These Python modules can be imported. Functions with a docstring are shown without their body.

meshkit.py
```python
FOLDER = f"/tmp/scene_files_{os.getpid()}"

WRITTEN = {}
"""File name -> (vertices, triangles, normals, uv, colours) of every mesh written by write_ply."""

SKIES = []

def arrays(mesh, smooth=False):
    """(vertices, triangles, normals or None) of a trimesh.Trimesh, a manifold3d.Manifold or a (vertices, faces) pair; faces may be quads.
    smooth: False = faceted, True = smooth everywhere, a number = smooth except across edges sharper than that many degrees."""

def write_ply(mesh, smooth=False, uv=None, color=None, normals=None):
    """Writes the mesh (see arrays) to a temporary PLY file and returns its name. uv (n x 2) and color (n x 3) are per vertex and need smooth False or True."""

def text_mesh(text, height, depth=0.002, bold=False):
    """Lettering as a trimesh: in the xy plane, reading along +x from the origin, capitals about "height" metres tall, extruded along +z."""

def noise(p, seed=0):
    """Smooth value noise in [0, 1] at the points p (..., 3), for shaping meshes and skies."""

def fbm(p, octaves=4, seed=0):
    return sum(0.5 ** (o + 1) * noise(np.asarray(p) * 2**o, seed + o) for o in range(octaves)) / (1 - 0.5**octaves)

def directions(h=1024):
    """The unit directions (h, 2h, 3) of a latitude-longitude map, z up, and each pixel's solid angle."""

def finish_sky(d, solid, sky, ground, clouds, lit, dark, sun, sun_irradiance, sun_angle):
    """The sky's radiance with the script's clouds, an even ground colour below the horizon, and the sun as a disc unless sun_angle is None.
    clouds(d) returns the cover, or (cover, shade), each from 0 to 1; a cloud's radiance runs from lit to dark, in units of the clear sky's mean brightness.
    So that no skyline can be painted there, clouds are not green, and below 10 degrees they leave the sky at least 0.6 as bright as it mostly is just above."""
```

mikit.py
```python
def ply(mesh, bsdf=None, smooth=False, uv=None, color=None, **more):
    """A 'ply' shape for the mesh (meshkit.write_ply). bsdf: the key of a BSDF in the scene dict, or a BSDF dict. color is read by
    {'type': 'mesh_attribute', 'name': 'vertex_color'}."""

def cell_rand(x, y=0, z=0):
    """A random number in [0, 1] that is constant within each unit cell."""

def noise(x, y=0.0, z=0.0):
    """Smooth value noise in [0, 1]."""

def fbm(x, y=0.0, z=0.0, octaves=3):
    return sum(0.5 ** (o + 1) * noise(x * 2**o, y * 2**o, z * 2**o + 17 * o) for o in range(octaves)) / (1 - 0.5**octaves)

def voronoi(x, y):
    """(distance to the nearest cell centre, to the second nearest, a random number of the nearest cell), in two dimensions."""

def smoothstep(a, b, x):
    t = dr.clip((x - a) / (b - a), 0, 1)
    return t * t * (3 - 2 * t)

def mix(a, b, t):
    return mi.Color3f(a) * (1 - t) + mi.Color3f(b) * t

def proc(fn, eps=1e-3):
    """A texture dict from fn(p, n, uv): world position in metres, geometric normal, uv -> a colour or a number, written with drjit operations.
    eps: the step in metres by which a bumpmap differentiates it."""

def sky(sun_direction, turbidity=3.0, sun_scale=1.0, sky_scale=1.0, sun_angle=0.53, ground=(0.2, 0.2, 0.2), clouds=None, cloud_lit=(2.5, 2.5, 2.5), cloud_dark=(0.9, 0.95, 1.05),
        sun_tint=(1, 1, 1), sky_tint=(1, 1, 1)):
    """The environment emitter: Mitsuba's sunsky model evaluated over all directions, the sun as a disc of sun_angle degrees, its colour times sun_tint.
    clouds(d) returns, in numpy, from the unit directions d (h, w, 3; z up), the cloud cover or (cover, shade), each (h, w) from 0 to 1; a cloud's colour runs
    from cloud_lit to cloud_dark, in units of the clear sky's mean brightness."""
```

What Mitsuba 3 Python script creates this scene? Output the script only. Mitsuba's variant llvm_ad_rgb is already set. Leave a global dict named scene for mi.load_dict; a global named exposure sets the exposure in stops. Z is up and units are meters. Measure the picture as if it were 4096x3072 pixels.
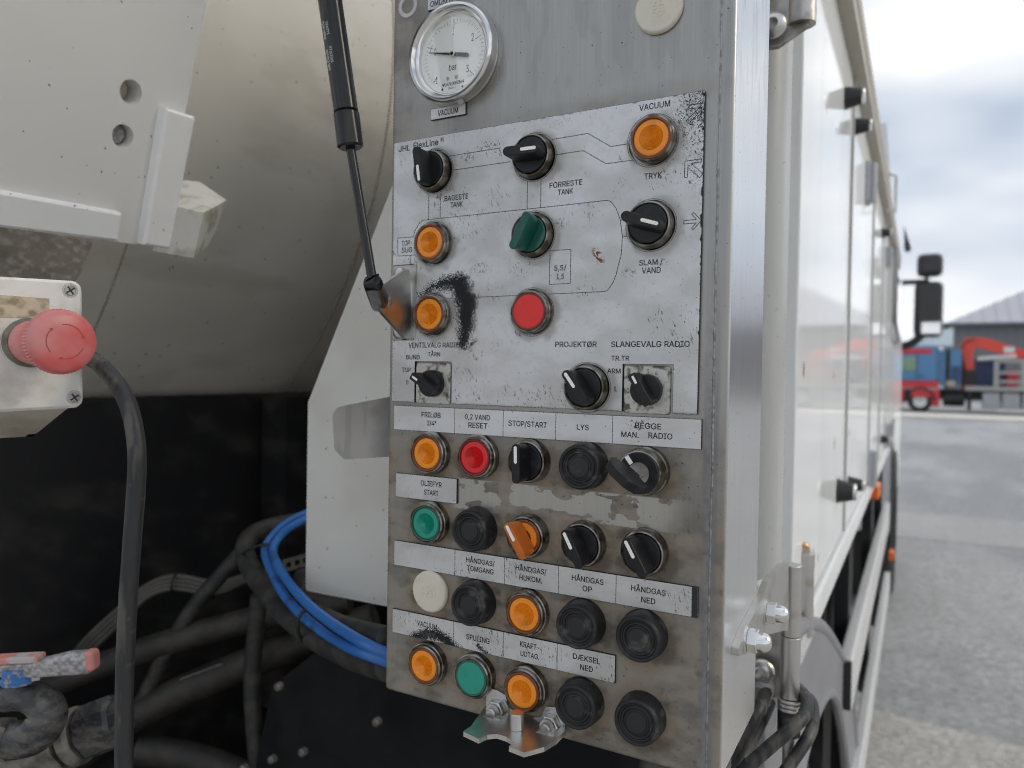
import math, json, numpy as np, trimesh, shapely, drjit as dr, mitsuba as mi, mikit, meshkit, manifold3d as m3
from shapely.geometry import Polygon, LineString, Point, box as sbox
from scipy.interpolate import CubicSpline
from scipy.spatial import ConvexHull
T = mi.ScalarTransform4f
scene, labels = {}, {}

# ---- camera, sky, exposure -------------------------------------------------------------
CAM_Z = 1.45
yaw, pitch, roll = -0.50421438, -0.01864549, -0.0157097
_f = np.array([math.sin(yaw) * math.cos(pitch), math.cos(yaw) * math.cos(pitch), math.sin(pitch)])
_r = np.array([math.cos(yaw), -math.sin(yaw), 0.0]); _d = np.cross(_f, _r)
_up = math.sin(roll) * _r - math.cos(roll) * _d
scene['camera'] = {'type': 'thinlens', 'fov': 69.4716, 'fov_axis': 'x', 'aperture_radius': 0.0017, 'focus_distance': 0.47,
                   'near_clip': 0.01, 'far_clip': 2000.0,
                   'to_world': T().look_at(origin=[0, 0, CAM_Z], target=[float(_f[0]), float(_f[1]), CAM_Z + float(_f[2])], up=_up.tolist())}


def clouds(d):
    n = meshkit.fbm(np.stack([d[..., 0] * 2.2 / (d[..., 2] + .35), d[..., 1] * 2.2 / (d[..., 2] + .35), d[..., 2] * 2], -1), 4, seed=5)
    n2 = meshkit.fbm(np.stack([d[..., 0] * 3.2, d[..., 1] * 3.2, d[..., 2] * 7], -1), 4, seed=4)
    return np.clip(0.86 + 1.0 * (n - .35), 0, 1), np.clip((n2 - .38) * 3.2, 0, 1) * np.clip(d[..., 2] * 5, 0, 1)


scene['sky'] = mikit.sky([0.85, 0.30, 0.62], turbidity=3, sun_scale=0.24, sun_angle=26, clouds=clouds, cloud_lit=(3.3, 3.36, 3.45), cloud_dark=(1.5, 1.8, 2.25), ground=(.25, .25, .25), sun_tint=(.90, 1, 1.13))
exposure = 1.85

# measured positions: metres in the world, millimetres on the front of the control box
D = {
 'plates': {"main":[[4.4,164.1],[230.5,164.4],[229.7,-24.5],[5.1,-24.1],[23.0,75.0],[24.2,20.6]],"strip1":[[6.8,-27.4],[232.3,-26.6],[232.4,-44.5],[6.9,-44.9]],"olie":[[9.4,-76.5],[62.6,-76.2],[62.5,-93.7],[9.2,-93.9]],"strip3":[[8.6,-126.1],[232.9,-125.7],[231.6,-144.6],[8.6,-143.4]],"strip4":[[7.9,-176.7],[181.5,-176.1],[181.9,-193.5],[8.0,-194.2]],"vac":[[36.0,183.4],[65.4,183.6],[65.3,176.0],[36.1,175.9]],"omd":[[32.0,267.4],[56.6,264.2],[56.8,253.6],[32.4,253.5]],"div1":[[60.0,-34.0],[99.0,-35.3],[138.1,-36.3],[177.1,-34.3]],"div3":[[62.0,-133.2],[101.8,-133.8],[141.9,-133.8],[181.3,-135.2]],"div4":[[61.8,-184.1],[101.7,-182.7],[141.9,-183.9]],"black3":[[228.8,-134.2]]},
 'texts': [["main","JHL",8.5,157.0,10.4,4.0,0],["main","FlexLine",21.8,157.6,21.6,4.2,0],["main","R",45.7,159.7,1.9,1.9,0],["main","BAGESTE",49.3,117.5,19.6,3.6,0],["main","TANK",54.4,112.6,10.1,3.5,0],["main","TOP-",12.3,88.8,9.5,3.6,0],["main","SUG",12.7,83.8,9.0,3.6,0],["main","VACUUM",190.7,158.4,19.2,3.5,0],["main","FORRESTE",130.9,118.0,23.0,3.4,0],["main","TANK",136.9,113.0,10.8,3.4,0],["main","TRYK",194.6,116.6,11.2,3.5,0],["main","SLAM /",192.5,64.8,14.6,3.3,0],["main","VAND",194.3,59.8,11.8,3.5,0],["main","5,5/",135.3,64.6,8.5,3.3,0],["main","1,5",136.9,59.0,5.5,3.4,0],["main","VENTILVALG RADIO",19.7,15.2,43.9,3.5,0],["main","TÅRN",36.8,9.0,10.6,3.0,0],["main","BUND",17.8,6.7,12.1,3.1,0],["main","TOP",14.2,-2.5,7.8,3.1,0],["main","0",17.9,-11.4,2.1,2.9,0],["main","PROJEKTØR",136.9,15.4,28.8,3.4,0],["main","SLANGEVALG RADIO",175.3,15.4,49.2,3.4,0],["main","TR.TR",175.5,7.0,11.8,2.9,0],["main","ARM",173.0,-0.9,8.9,2.9,0],["main","0.",177.7,-12.1,2.1,2.9,0],["strip1","FRILØB",31.7,-34.4,16.6,3.5,1],["strip1","3/4\"",36.4,-40.2,8.1,3.3,1],["strip1","0,2 VAND",68.5,-34.3,20.3,3.5,1],["strip1","RESET",71.4,-40.0,15.4,3.6,1],["strip1","STOP/START",103.1,-37.1,28.8,3.5,1],["strip1","LYS",152.9,-37.1,8.3,3.3,1],["strip1","BEGGE",191.6,-34.2,16.6,3.4,1],["strip1","MAN.",182.8,-40.0,11.4,3.3,1],["strip1","RADIO",200.2,-39.8,14.9,3.4,1],["olie","OLIEFYR",31.8,-83.5,18.2,3.6,0],["olie","START",34.8,-89.7,12.5,3.4,0],["strip3","HÅNDGAS/",71.3,-133.2,22.7,3.4,0],["strip3","TOMGANG",71.9,-138.9,21.5,3.5,0],["strip3","HÅNDGAS/",110.3,-133.1,22.9,3.4,0],["strip3","HUKOM.",113.2,-139.2,17.0,3.4,0],["strip3","HÅNDGAS",151.3,-133.6,21.7,3.3,0],["strip3","OP",158.8,-139.4,6.5,3.4,0],["strip3","HÅNDGAS",191.1,-134.0,21.8,3.3,0],["strip3","NED",197.6,-140.2,9.0,3.4,0],["strip4","VACUUM-",30.4,-184.8,19.5,3.5,0],["strip4","PUMPE",32.7,-191.2,13.8,3.2,0],["strip4","SPULING",72.3,-186.7,18.7,3.6,0],["strip4","KRAFT-",114.5,-183.6,14.5,3.5,0],["strip4","UDTAG.",115.0,-189.7,13.9,3.3,0],["strip4","DÆKSEL",153.1,-183.9,18.6,3.4,0],["strip4","NED",158.1,-189.9,8.8,3.4,0],["vac","VACUUM",42.3,177.8,17.0,3.9,0],["omd","OMDREJ.",34.6,255.6,19.3,3.9,0]],
 'lines': [[[52.3,148.5],[94.4,148.8]],[[132.0,149.2],[157.3,149.6],[172.6,139.4],[183.5,139.5]],[[56.5,138.4],[101.9,138.7]],[[134.8,139.1],[154.4,139.2],[169.8,129.1],[188.0,129.2]],[[35.8,123.5],[35.9,105.9]],[[45.6,123.8],[45.8,105.9]],[[114.7,124.1],[114.8,106.2]],[[124.7,123.8],[124.8,106.2]],[[22.9,94.7],[24.0,98.9],[27.9,104.0],[31.0,105.7],[36.5,105.9],[114.7,106.1],[131.6,106.1],[170.9,106.4],[173.3,105.5],[176.9,101.0],[179.7,94.1],[181.4,83.4],[181.0,72.9],[177.7,60.0],[177.9,60.2],[175.6,54.8],[172.7,51.0],[170.7,49.9],[130.9,49.7]],[[108.3,49.6],[52.1,49.5]],[[23.8,60.7],[25.5,56.1],[28.8,50.8]],[[20.5,81.6],[20.6,75.8]],[[22.9,94.6],[8.7,94.8],[8.9,81.7],[24.3,81.6]],[[179.7,93.5],[182.9,93.2]],[[181.4,83.3],[184.3,83.3]],[[132.1,77.7],[132.0,55.9],[146.9,56.0],[146.9,77.6],[132.1,77.7]],[[219.4,124.6],[229.2,124.7],[229.1,123.0],[223.4,122.8],[230.1,116.0],[228.3,113.9],[221.3,120.7],[221.1,115.0],[219.4,115.0],[219.4,124.6]],[[219.5,89.7],[226.9,89.8],[224.0,93.2],[225.3,94.0],[229.9,89.0],[225.0,83.9],[224.2,85.0],[226.8,87.8],[219.5,87.8],[219.5,89.7]],[[220.6,157.3],[230.2,157.1],[230.1,147.5],[228.5,147.8],[228.6,153.2],[221.4,146.4],[219.6,148.2],[227.1,154.7],[220.8,155.0],[220.6,157.3]]],
 'panel': {"u0":-0.0,"u1":244.4,"bottomL":[2.0,-237.9],"bottomR":[241.6,-231.1],"weld":[240.0,183.9],"blank_top":[201.5,217.7],"etch":[13.3,261.0],"gauge":[55.8,216.8],"gauge_rim":[[23.2,218.4],[91.0,215.0],[58.3,248.3],[57.2,181.7]],"glass":[[28.7,218.8],[80.7,216.2],[57.2,244.8],[53.6,189.1]],"sw1":[[25.6,5.0],[57.1,5.2],[25.9,-25.7],[56.8,-24.6]],"sw1p":[[24.7,4.1],[54.3,4.3],[25.1,-25.8]],"sw2":[[182.7,4.9],[215.1,5.2],[182.5,-26.2],[215.4,-25.9]],"sw2c":[197.6,-11.2],"sw1c":[39.8,-9.8],"smear":[[28.6,54.0],[41.0,60.6],[52.5,63.2],[64.5,65.2],[70.4,61.2],[74.3,51.7],[75.2,38.7],[73.9,30.1],[69.7,20.2],[66.8,13.9],[72.7,17.7]],"smear4":[[19.7,-192.6],[29.3,-188.8],[39.6,-185.6],[49.0,-185.2],[56.7,-188.2],[61.4,-192.4],[68.1,-193.6]],"hose_bot":[[187.3,-239.3],[214.9,-238.4]],"scr":[163.6,72.3],"knobs":[[31.1,150.9],[34.5,129.2]]},
 'knobdirs': {"A1":[[37.4,151.1],[41.2,125.4]],"A2":[[106.2,141.2],[132.2,137.5]],"B2":[[125.2,99.5],[113.3,77.1]],"B3":[[186.9,93.7],[212.1,85.6]],"D2":[[150.8,-0.3],[165.6,-20.0]],"b1c3":[[118.5,-47.0],[119.6,-72.9]],"b2c3":[[109.1,-99.5],[125.4,-123.4]],"b2c4":[[150.8,-100.8],[166.5,-129.7]],"b2c5":[[190.3,-101.3],[206.9,-129.2]],"sw1":[[36.5,-7.2],[54.1,-17.3]],"sw2":[[195.1,-4.1],[205.9,-22.2]],"key":[[180.3,-55.6],[198.0,-69.1]]},
 'xb': -0.3192,
 'sbr': [[-0.3192,0.4248,1.5206],[-0.3192,0.4165,1.5179],[-0.3192,0.3939,1.5054],[-0.3192,0.3911,1.5009],[-0.3192,0.3908,1.4954],[-0.3192,0.3923,1.4907],[-0.3192,0.3962,1.4873],[-0.3192,0.4217,1.4713],[-0.3192,0.431,1.4719]],
 'rivet': [-0.3192,0.4014,1.4958],
 'sbolt': [[10.0,68.4],[10.3,26.0]],
 'strut': [[-0.334,0.3576,1.6838],[-0.3199,0.3581,1.6106],[-0.317,0.3592,1.5889],[-0.2994,0.3614,1.5025],[-0.2982,0.3619,1.4986]],
 'strut_tongue': [-0.2944,0.3582,1.4912],
 'tab': [[-0.3966,0.445,1.4201],[-0.3526,0.445,1.4282],[-0.3415,0.445,1.4301],[-0.3408,0.445,1.3838],[-0.3519,0.445,1.3828],[-0.3952,0.445,1.3776],[-0.4057,0.445,1.3844],[-0.4082,0.445,1.4122],[-0.4043,0.445,1.4179]],
 'wing': [[-0.4197,0.58,1.6997],[-0.4576,0.58,1.6301],[-0.5664,0.58,1.4124],[-0.5671,0.58,1.2127],[-0.5607,0.58,1.2121],[-0.4588,0.58,1.2136],[-0.4118,0.58,1.2155]],
 'zb': 1.2216,
 'shelf': [[-0.2491,0.419,1.2216],[-0.2494,0.411,1.2216],[-0.2466,0.3998,1.2216],[-0.2472,0.3911,1.2216],[-0.2338,0.3881,1.2216],[-0.2318,0.3953,1.2216],[-0.2273,0.3994,1.2216],[-0.2203,0.3991,1.2216],[-0.2123,0.396,1.2216],[-0.2135,0.3896,1.2216],[-0.202,0.3881,1.2216],[-0.1944,0.4001,1.2216],[-0.1919,0.4121,1.2216],[-0.1923,0.4279,1.2216],[-0.1956,0.4301,1.2216]],
 'hookplate': [[91.7,-219.9],[101.3,-218.6],[145.6,-218.2],[147.7,-228.3],[87.7,-235.7]],
 'nuts': [[99.8,-227.7],[139.9,-228.0]],
 'pin': [[-0.2198,0.4115,1.2216]],
 'slots': [[[-0.2468,0.4152,1.2216],[-0.2455,0.42,1.2216],[-0.234,0.4191,1.2216],[-0.2344,0.4152,1.2216]],[[-0.2072,0.4133,1.2216],[-0.2072,0.4201,1.2216],[-0.1952,0.418,1.2216],[-0.1952,0.414,1.2216]]],
 'hbr': [[-0.0944,0.4547,1.2797],[-0.0944,0.4542,1.2854],[-0.0944,0.4757,1.2905],[-0.0944,0.5351,1.2963],[-0.0944,0.55,1.3016],[-0.0944,0.6145,1.2989],[-0.0944,0.6443,1.2945],[-0.0944,0.6527,1.2353],[-0.0944,0.6173,1.2456],[-0.0944,0.5602,1.2606],[-0.0944,0.4719,1.2752]],
 'capnut': [[-0.0944,0.5401,1.2828],[-0.0944,0.4737,1.284]],
 'capnut_end': [[-0.0769,0.5401,1.2846],[-0.0773,0.4737,1.2864]],
 'pipe': [[-0.094,0.6851,1.2859],[-0.094,0.6891,1.224],[-0.094,0.6772,1.1704],[-0.094,0.6708,1.1626],[-0.094,0.6637,1.1436]],
 'pipe2': [[-0.115,0.9496,1.2296],[-0.115,0.9581,1.1326]],
 'cableR': [[[-0.1081,0.7337,1.1534],[-0.113,0.7083,1.1609],[-0.1106,0.6528,1.1736],[-0.1107,0.6184,1.172],[-0.1174,0.6143,1.155],[-0.1235,0.6106,1.1394],[-0.1278,0.6081,1.1313],[-0.1392,0.6016,1.1208]],[[-0.1126,0.7537,1.1388],[-0.0983,0.7391,1.1536],[-0.0855,0.7007,1.1662],[-0.0765,0.6602,1.1755],[-0.0748,0.6383,1.1763],[-0.0784,0.6191,1.1741],[-0.0887,0.6076,1.1652],[-0.1008,0.6006,1.1529],[-0.116,0.5919,1.1363]],[[-0.0868,0.7452,1.1444],[-0.0794,0.7265,1.1449],[-0.0764,0.7052,1.1393],[-0.0779,0.6814,1.1354],[-0.0838,0.6665,1.127],[-0.0921,0.6503,1.1153]],[[-0.1141,0.7074,1.1476],[-0.1141,0.6845,1.1467],[-0.1158,0.6606,1.1433],[-0.1191,0.6472,1.1357],[-0.1243,0.6328,1.1268]]],
 'upipe': [[-0.1008,0.7,1.7956],[-0.0985,0.7,1.7556]],
 'screwhi': [-0.1196,0.68,1.7588],
 'screwlo': [-0.1171,0.68,1.1831],
 'N': [0.95,0.031,-0.3106],
 'pe': [[-0.6159,0.2282,1.8055],[-0.5737,0.4909,1.9607],[-0.6231,0.4953,1.8101],[-0.6574,0.4973,1.7053],[-0.7004,0.478,1.5719],[-0.6961,0.29,1.5662]],
 'peV': [[-0.6458,0.4677,1.6992],[-0.6464,0.5024,1.7007],[-0.6891,0.5049,1.5704],[-0.6882,0.4741,1.5702]],
 'peH': [[-0.6752,0.2895,1.5915],[-0.6789,0.4453,1.5958],[-0.6876,0.4471,1.5692],[-0.685,0.2937,1.562]],
 'holes': [[-0.6552,0.4371,1.7059],[-0.6681,0.4378,1.6668]],
 'screws': [[-0.6661,0.4776,1.6768],[-0.6843,0.4784,1.6213]],
 'block': [[-0.7604,0.5496,1.6342],[-0.7048,0.5572,1.6205],[-0.7216,0.5583,1.5712],[-0.7809,0.5486,1.5818],[-0.7483,0.6252,1.6528],[-0.7714,0.6229,1.603],[-0.7947,0.6231,1.6796],[-0.8294,0.6097,1.6844]],
 'blockedge': [[-0.6523,0.4888,1.6083],[-0.6317,0.5,1.6032]],
 'rust': [[-0.8977,0.4446,1.5995],[-0.8051,0.4954,1.5887],[-0.8164,0.4884,1.5538],[-0.8293,0.4808,1.5313],[-0.8964,0.444,1.5412]],
 'nb': [0.9835,-0.1807,0.0],
 'estop': [-0.4929,0.2615,1.4626],
 'ebox': [[-0.5003,0.2209,1.5017],[-0.4874,0.2916,1.5045],[-0.4872,0.2927,1.4207],[-0.5003,0.221,1.4184]],
 'escrew': [[-0.4887,0.2843,1.4977],[-0.4882,0.287,1.4275]],
 'esticker': [[-0.4958,0.2456,1.4913],[-0.4909,0.2721,1.4913],[-0.4909,0.2722,1.4789],[-0.4958,0.2457,1.4772]],
 'ebot': [[-0.4778,0.2726,1.4202],[-0.4831,0.2694,1.4077],[-0.5115,0.2537,1.404]],
 'ehose': [[-0.501,0.2949,1.459],[-0.48,0.2949,1.4524],[-0.4511,0.2878,1.4429],[-0.433,0.2861,1.4292],[-0.4232,0.2854,1.4126],[-0.4164,0.2831,1.3948],[-0.4164,0.2827,1.375],[-0.4177,0.2813,1.3445],[-0.4192,0.2797,1.3063],[-0.4199,0.2785,1.2682],[-0.4195,0.2779,1.2302],[-0.4189,0.2774,1.1921]],
 'lever': [[-0.6594,0.3163,1.2038],[-0.6221,0.3369,1.2055],[-0.6132,0.3418,1.2057],[-0.5822,0.359,1.2097]],
 'valvecol': [[-0.6353,0.3295,1.1982],[-0.635,0.3294,1.184]],
 'elbow': [[-0.6661,0.3347,1.1669],[-0.6489,0.3386,1.1726],[-0.6318,0.3423,1.1715],[-0.6188,0.3435,1.1627],[-0.6237,0.3405,1.1493],[-0.6437,0.335,1.1387],[-0.6653,0.3287,1.1337],[-0.6799,0.3263,1.1302]],
 'fit': [[-0.7196,0.3494,1.0966],[-0.7001,0.3602,1.0992],[-0.6729,0.3754,1.1075],[-0.6479,0.3896,1.127],[-0.6267,0.4016,1.1408]],
 'bars': [[[-1.0183,0.5683,0.8786],[-0.9139,0.628,0.9787],[-0.8143,0.6841,1.0347],[-0.7116,0.7418,1.0805],[-0.6382,0.783,1.1123]],[[-1.0625,0.5464,0.9964],[-1.0273,0.5662,1.0122],[-0.8746,0.6518,1.0776],[-0.7716,0.7093,1.1099],[-0.6684,0.7668,1.1355]],[[-0.9253,0.6213,0.9616],[-0.8972,0.6383,1.0298],[-0.8577,0.6619,1.1152],[-0.8088,0.6904,1.1838],[-0.793,0.6995,1.2044]],[[-0.9127,0.6276,0.9279],[-0.8413,0.6667,0.9157],[-0.7814,0.6992,0.8897]]],
 'hoseD': [[-0.7379,0.6718,1.1558],[-0.7409,0.669,1.1011],[-0.7428,0.6666,1.0367],[-0.7379,0.6679,0.9725],[-0.734,0.669,0.9243]],
 'blue': [[[-0.677,0.7077,1.2663],[-0.6853,0.6687,1.256],[-0.672,0.6301,1.2462],[-0.6624,0.6124,1.2391],[-0.6356,0.5927,1.2268],[-0.5839,0.5637,1.2115],[-0.5171,0.5319,1.2034],[-0.4481,0.5014,1.2043],[-0.3679,0.466,1.216],[-0.3571,0.4832,1.2052]],[[-0.6627,0.6928,1.2654],[-0.6676,0.6556,1.2541],[-0.6498,0.6196,1.2495],[-0.639,0.6026,1.2441],[-0.6127,0.5826,1.2351],[-0.5608,0.5539,1.2242],[-0.4952,0.5214,1.218],[-0.4306,0.4886,1.2209],[-0.368,0.4661,1.2226],[-0.3572,0.4832,1.2123]]],
 'blk': [[[-0.7039,0.7268,1.2471],[-0.7348,0.6867,1.2407],[-0.7336,0.653,1.2342],[-0.7055,0.6225,1.2193],[-0.6593,0.6019,1.2012],[-0.591,0.5708,1.1897],[-0.5196,0.5416,1.1852],[-0.4467,0.5133,1.1894],[-0.3713,0.4753,1.207]],[[-0.6529,0.6624,1.1965],[-0.5725,0.5925,1.1923],[-0.4777,0.5308,1.206],[-0.3719,0.4755,1.2293]]],
 'ties': [[-0.6783,0.615,1.238],[-0.5167,0.5435,1.2026]],
 'bundle': [[[-1.0572,0.6066,1.0067],[-1.0243,0.626,1.0642],[-0.9878,0.647,1.104],[-0.9513,0.6679,1.1384],[-0.9204,0.6852,1.1496],[-0.8704,0.7126,1.1416],[-0.8395,0.7298,1.1493],[-0.7961,0.754,1.1572]],[[-1.054,0.6083,1.0018],[-1.0217,0.6274,1.0589],[-0.9859,0.648,1.0987],[-0.9512,0.6679,1.1331],[-0.9203,0.6851,1.1439],[-0.8703,0.7126,1.1366],[-0.8394,0.7298,1.1464],[-0.7961,0.754,1.1572]],[[-1.0508,0.61,0.9969],[-1.0191,0.6287,1.0536],[-0.9839,0.649,1.0934],[-0.951,0.6678,1.1277],[-0.9201,0.6851,1.1382],[-0.8702,0.7125,1.1317],[-0.8393,0.7298,1.1436],[-0.7961,0.754,1.1572]],[[-1.0476,0.6117,0.992],[-1.0165,0.63,1.0483],[-0.9819,0.65,1.0881],[-0.9509,0.6678,1.1224],[-0.92,0.685,1.1326],[-0.8701,0.7125,1.1267],[-0.8393,0.7298,1.1408],[-0.7961,0.754,1.1572]]],
 'strip_perf': [[-0.7122,0.687,1.2013],[-0.6814,0.7041,1.2115],[-0.6811,0.704,1.1954],[-0.7104,0.6876,1.1852]],
 'dkbolts': [[-0.5971,0.577,1.1052],[-0.5033,0.628,1.0689],[-0.5725,0.5891,1.0352],[-0.6013,0.5731,1.0265],[-0.6278,0.5582,1.0166]],
 'darktop': [[-1.1,0.659,1.3989],[-1.1,0.8659,1.396],[-1.1,1.3758,1.4018]],
 'straw': [[-0.7802,0.5894,1.0668],[-0.7363,0.6141,1.0868]],
 'mud': {"c":[0.95,0.5]},
}

# ---- helpers ---------------------------------------------------------------------------
ORIGIN = np.array([-.3433, .433, CAM_Z])            # lower-left reference of the control box front: u to the right, v up, h towards the viewer, in mm
FR = np.array([[1, 0, 0], [0, 0, -1], [0, 1, 0.0]])  # columns: u, v, h in world axes


def panel(mesh):
    m = mesh.copy(); m.vertices = ORIGIN + (m.vertices * .001) @ FR.T
    return m


def cat(*ms): return trimesh.util.concatenate([m for m in ms if m is not None])


def add(key, mesh, mat, smooth=35, label=None, **lab):
    k, n = key, 0
    while k in scene:
        n += 1; k = f'{key}_{n:03d}'
    scene[k] = mikit.ply(mesh, mat, smooth=smooth)
    e = dict(lab)
    if label: e['label'] = label
    if e: labels[k] = e
    return k


def thing(key, label, category, group=None, kind=None):
    k, n = key, 0
    while k in labels:
        n += 1; k = f'{key}_{n:03d}'
    labels[k] = {'label': label, 'category': category}
    if group: labels[k]['group'] = group
    return k


def box(lo, hi):
    lo, hi = np.minimum(lo, hi), np.maximum(lo, hi)
    return trimesh.creation.box(hi - lo, T4(np.eye(3), (lo + hi) / 2))


def T4(R, t):
    m = np.eye(4); m[:3, :3] = R; m[:3, 3] = t
    return m


def rbox(lo, hi, r, k=2):
    """A box with rounded edges."""
    lo, hi = np.minimum(lo, hi) + r, np.maximum(lo, hi) - r
    s = trimesh.creation.icosphere(k, r).vertices
    p = np.concatenate([s + np.array([x, y, z]) for x in (lo[0], hi[0]) for y in (lo[1], hi[1]) for z in (lo[2], hi[2])])
    return hull(p)


def hull(p):
    m = trimesh.convex.convex_hull(np.asarray(p, float))
    m.fix_normals()
    return m


def frame(n):
    n = np.asarray(n, float) / np.linalg.norm(n)
    a = np.cross([0, 0, 1.0], n)
    if np.linalg.norm(a) < 1e-3: a = np.array([1.0, 0, 0])
    a /= np.linalg.norm(a)
    return np.stack([a, np.cross(n, a), n], 1)


def lathe(profile, n=48):
    """Revolves (r, h) about z."""
    m = trimesh.creation.revolve(np.asarray(profile, float), sections=n)
    if m.volume < 0: m.invert()
    return m


def cyl(p0, p1, r, n=32, bevel=0.0, r1=None):
    p0, p1 = np.asarray(p0, float), np.asarray(p1, float)
    L = np.linalg.norm(p1 - p0); r1 = r if r1 is None else r1; b = bevel or min(r, r1) * .06
    m = lathe([(0, 0), (r - b, 0), (r, b), (r1, L - b), (r1 - b, L), (0, L)], n)
    m.vertices = p0 + m.vertices @ frame(p1 - p0).T
    return m


def smooth_path(pts, n=60):
    p = np.asarray(pts, float); s = np.r_[0, np.cumsum(np.linalg.norm(np.diff(p, axis=0), axis=1))]
    return CubicSpline(s, p)(np.linspace(0, s[-1], n))


def tube(pts, r, sides=14, n=70, spline=True, bump=0.0, seed=0):
    p = smooth_path(pts, n) if spline else np.asarray(pts, float)
    t = np.gradient(p, axis=0); t /= np.linalg.norm(t, axis=1, keepdims=True)
    a = np.cross(t[0], [0.3, 0.2, 0.93]); A = []
    for k in range(len(p)):
        a = a - t[k] * (a @ t[k]); a /= np.linalg.norm(a); A.append(a)
    A = np.array(A); B = np.cross(t, A); ang = np.arange(sides) * 2 * np.pi / sides
    ring = np.cos(ang)[None, :, None] * A[:, None] + np.sin(ang)[None, :, None] * B[:, None]
    rr = np.broadcast_to(np.asarray(r, float), (len(p),))[:, None, None] * np.ones((1, sides, 1))
    if bump: rr = rr * (1 + bump * (meshkit.fbm(p[:, None] * 60 + ring * 2, 3, seed)[..., None] - .5))
    v = (p[:, None] + rr * ring).reshape(-1, 3)
    i, j = np.meshgrid(np.arange(len(p) - 1), np.arange(sides), indexing='ij'); k = (j + 1) % sides
    q = np.stack([i * sides + j, i * sides + k, (i + 1) * sides + k, (i + 1) * sides + j], -1).reshape(-1, 4)
    f = np.vstack([q[:, [0, 1, 2]], q[:, [0, 2, 3]]])
    e0, e1 = len(v), len(v) + 1
    cap = [[e0, b, a_] for a_, b in zip(range(sides), np.roll(range(sides), -1))] + [[e1, len(v) - sides + a_, len(v) - sides + b] for a_, b in zip(range(sides), np.roll(range(sides), -1))]
    m = trimesh.Trimesh(np.vstack([v, p[0], p[-1]]), np.vstack([f, cap]), process=False)
    m.fix_normals()
    return m


def extrude(poly, d):
    gs = getattr(poly, 'geoms', [poly])
    return cat(*[trimesh.creation.extrude_polygon(g, d, engine='earcut') for g in gs if g.area > 1e-9])


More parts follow.
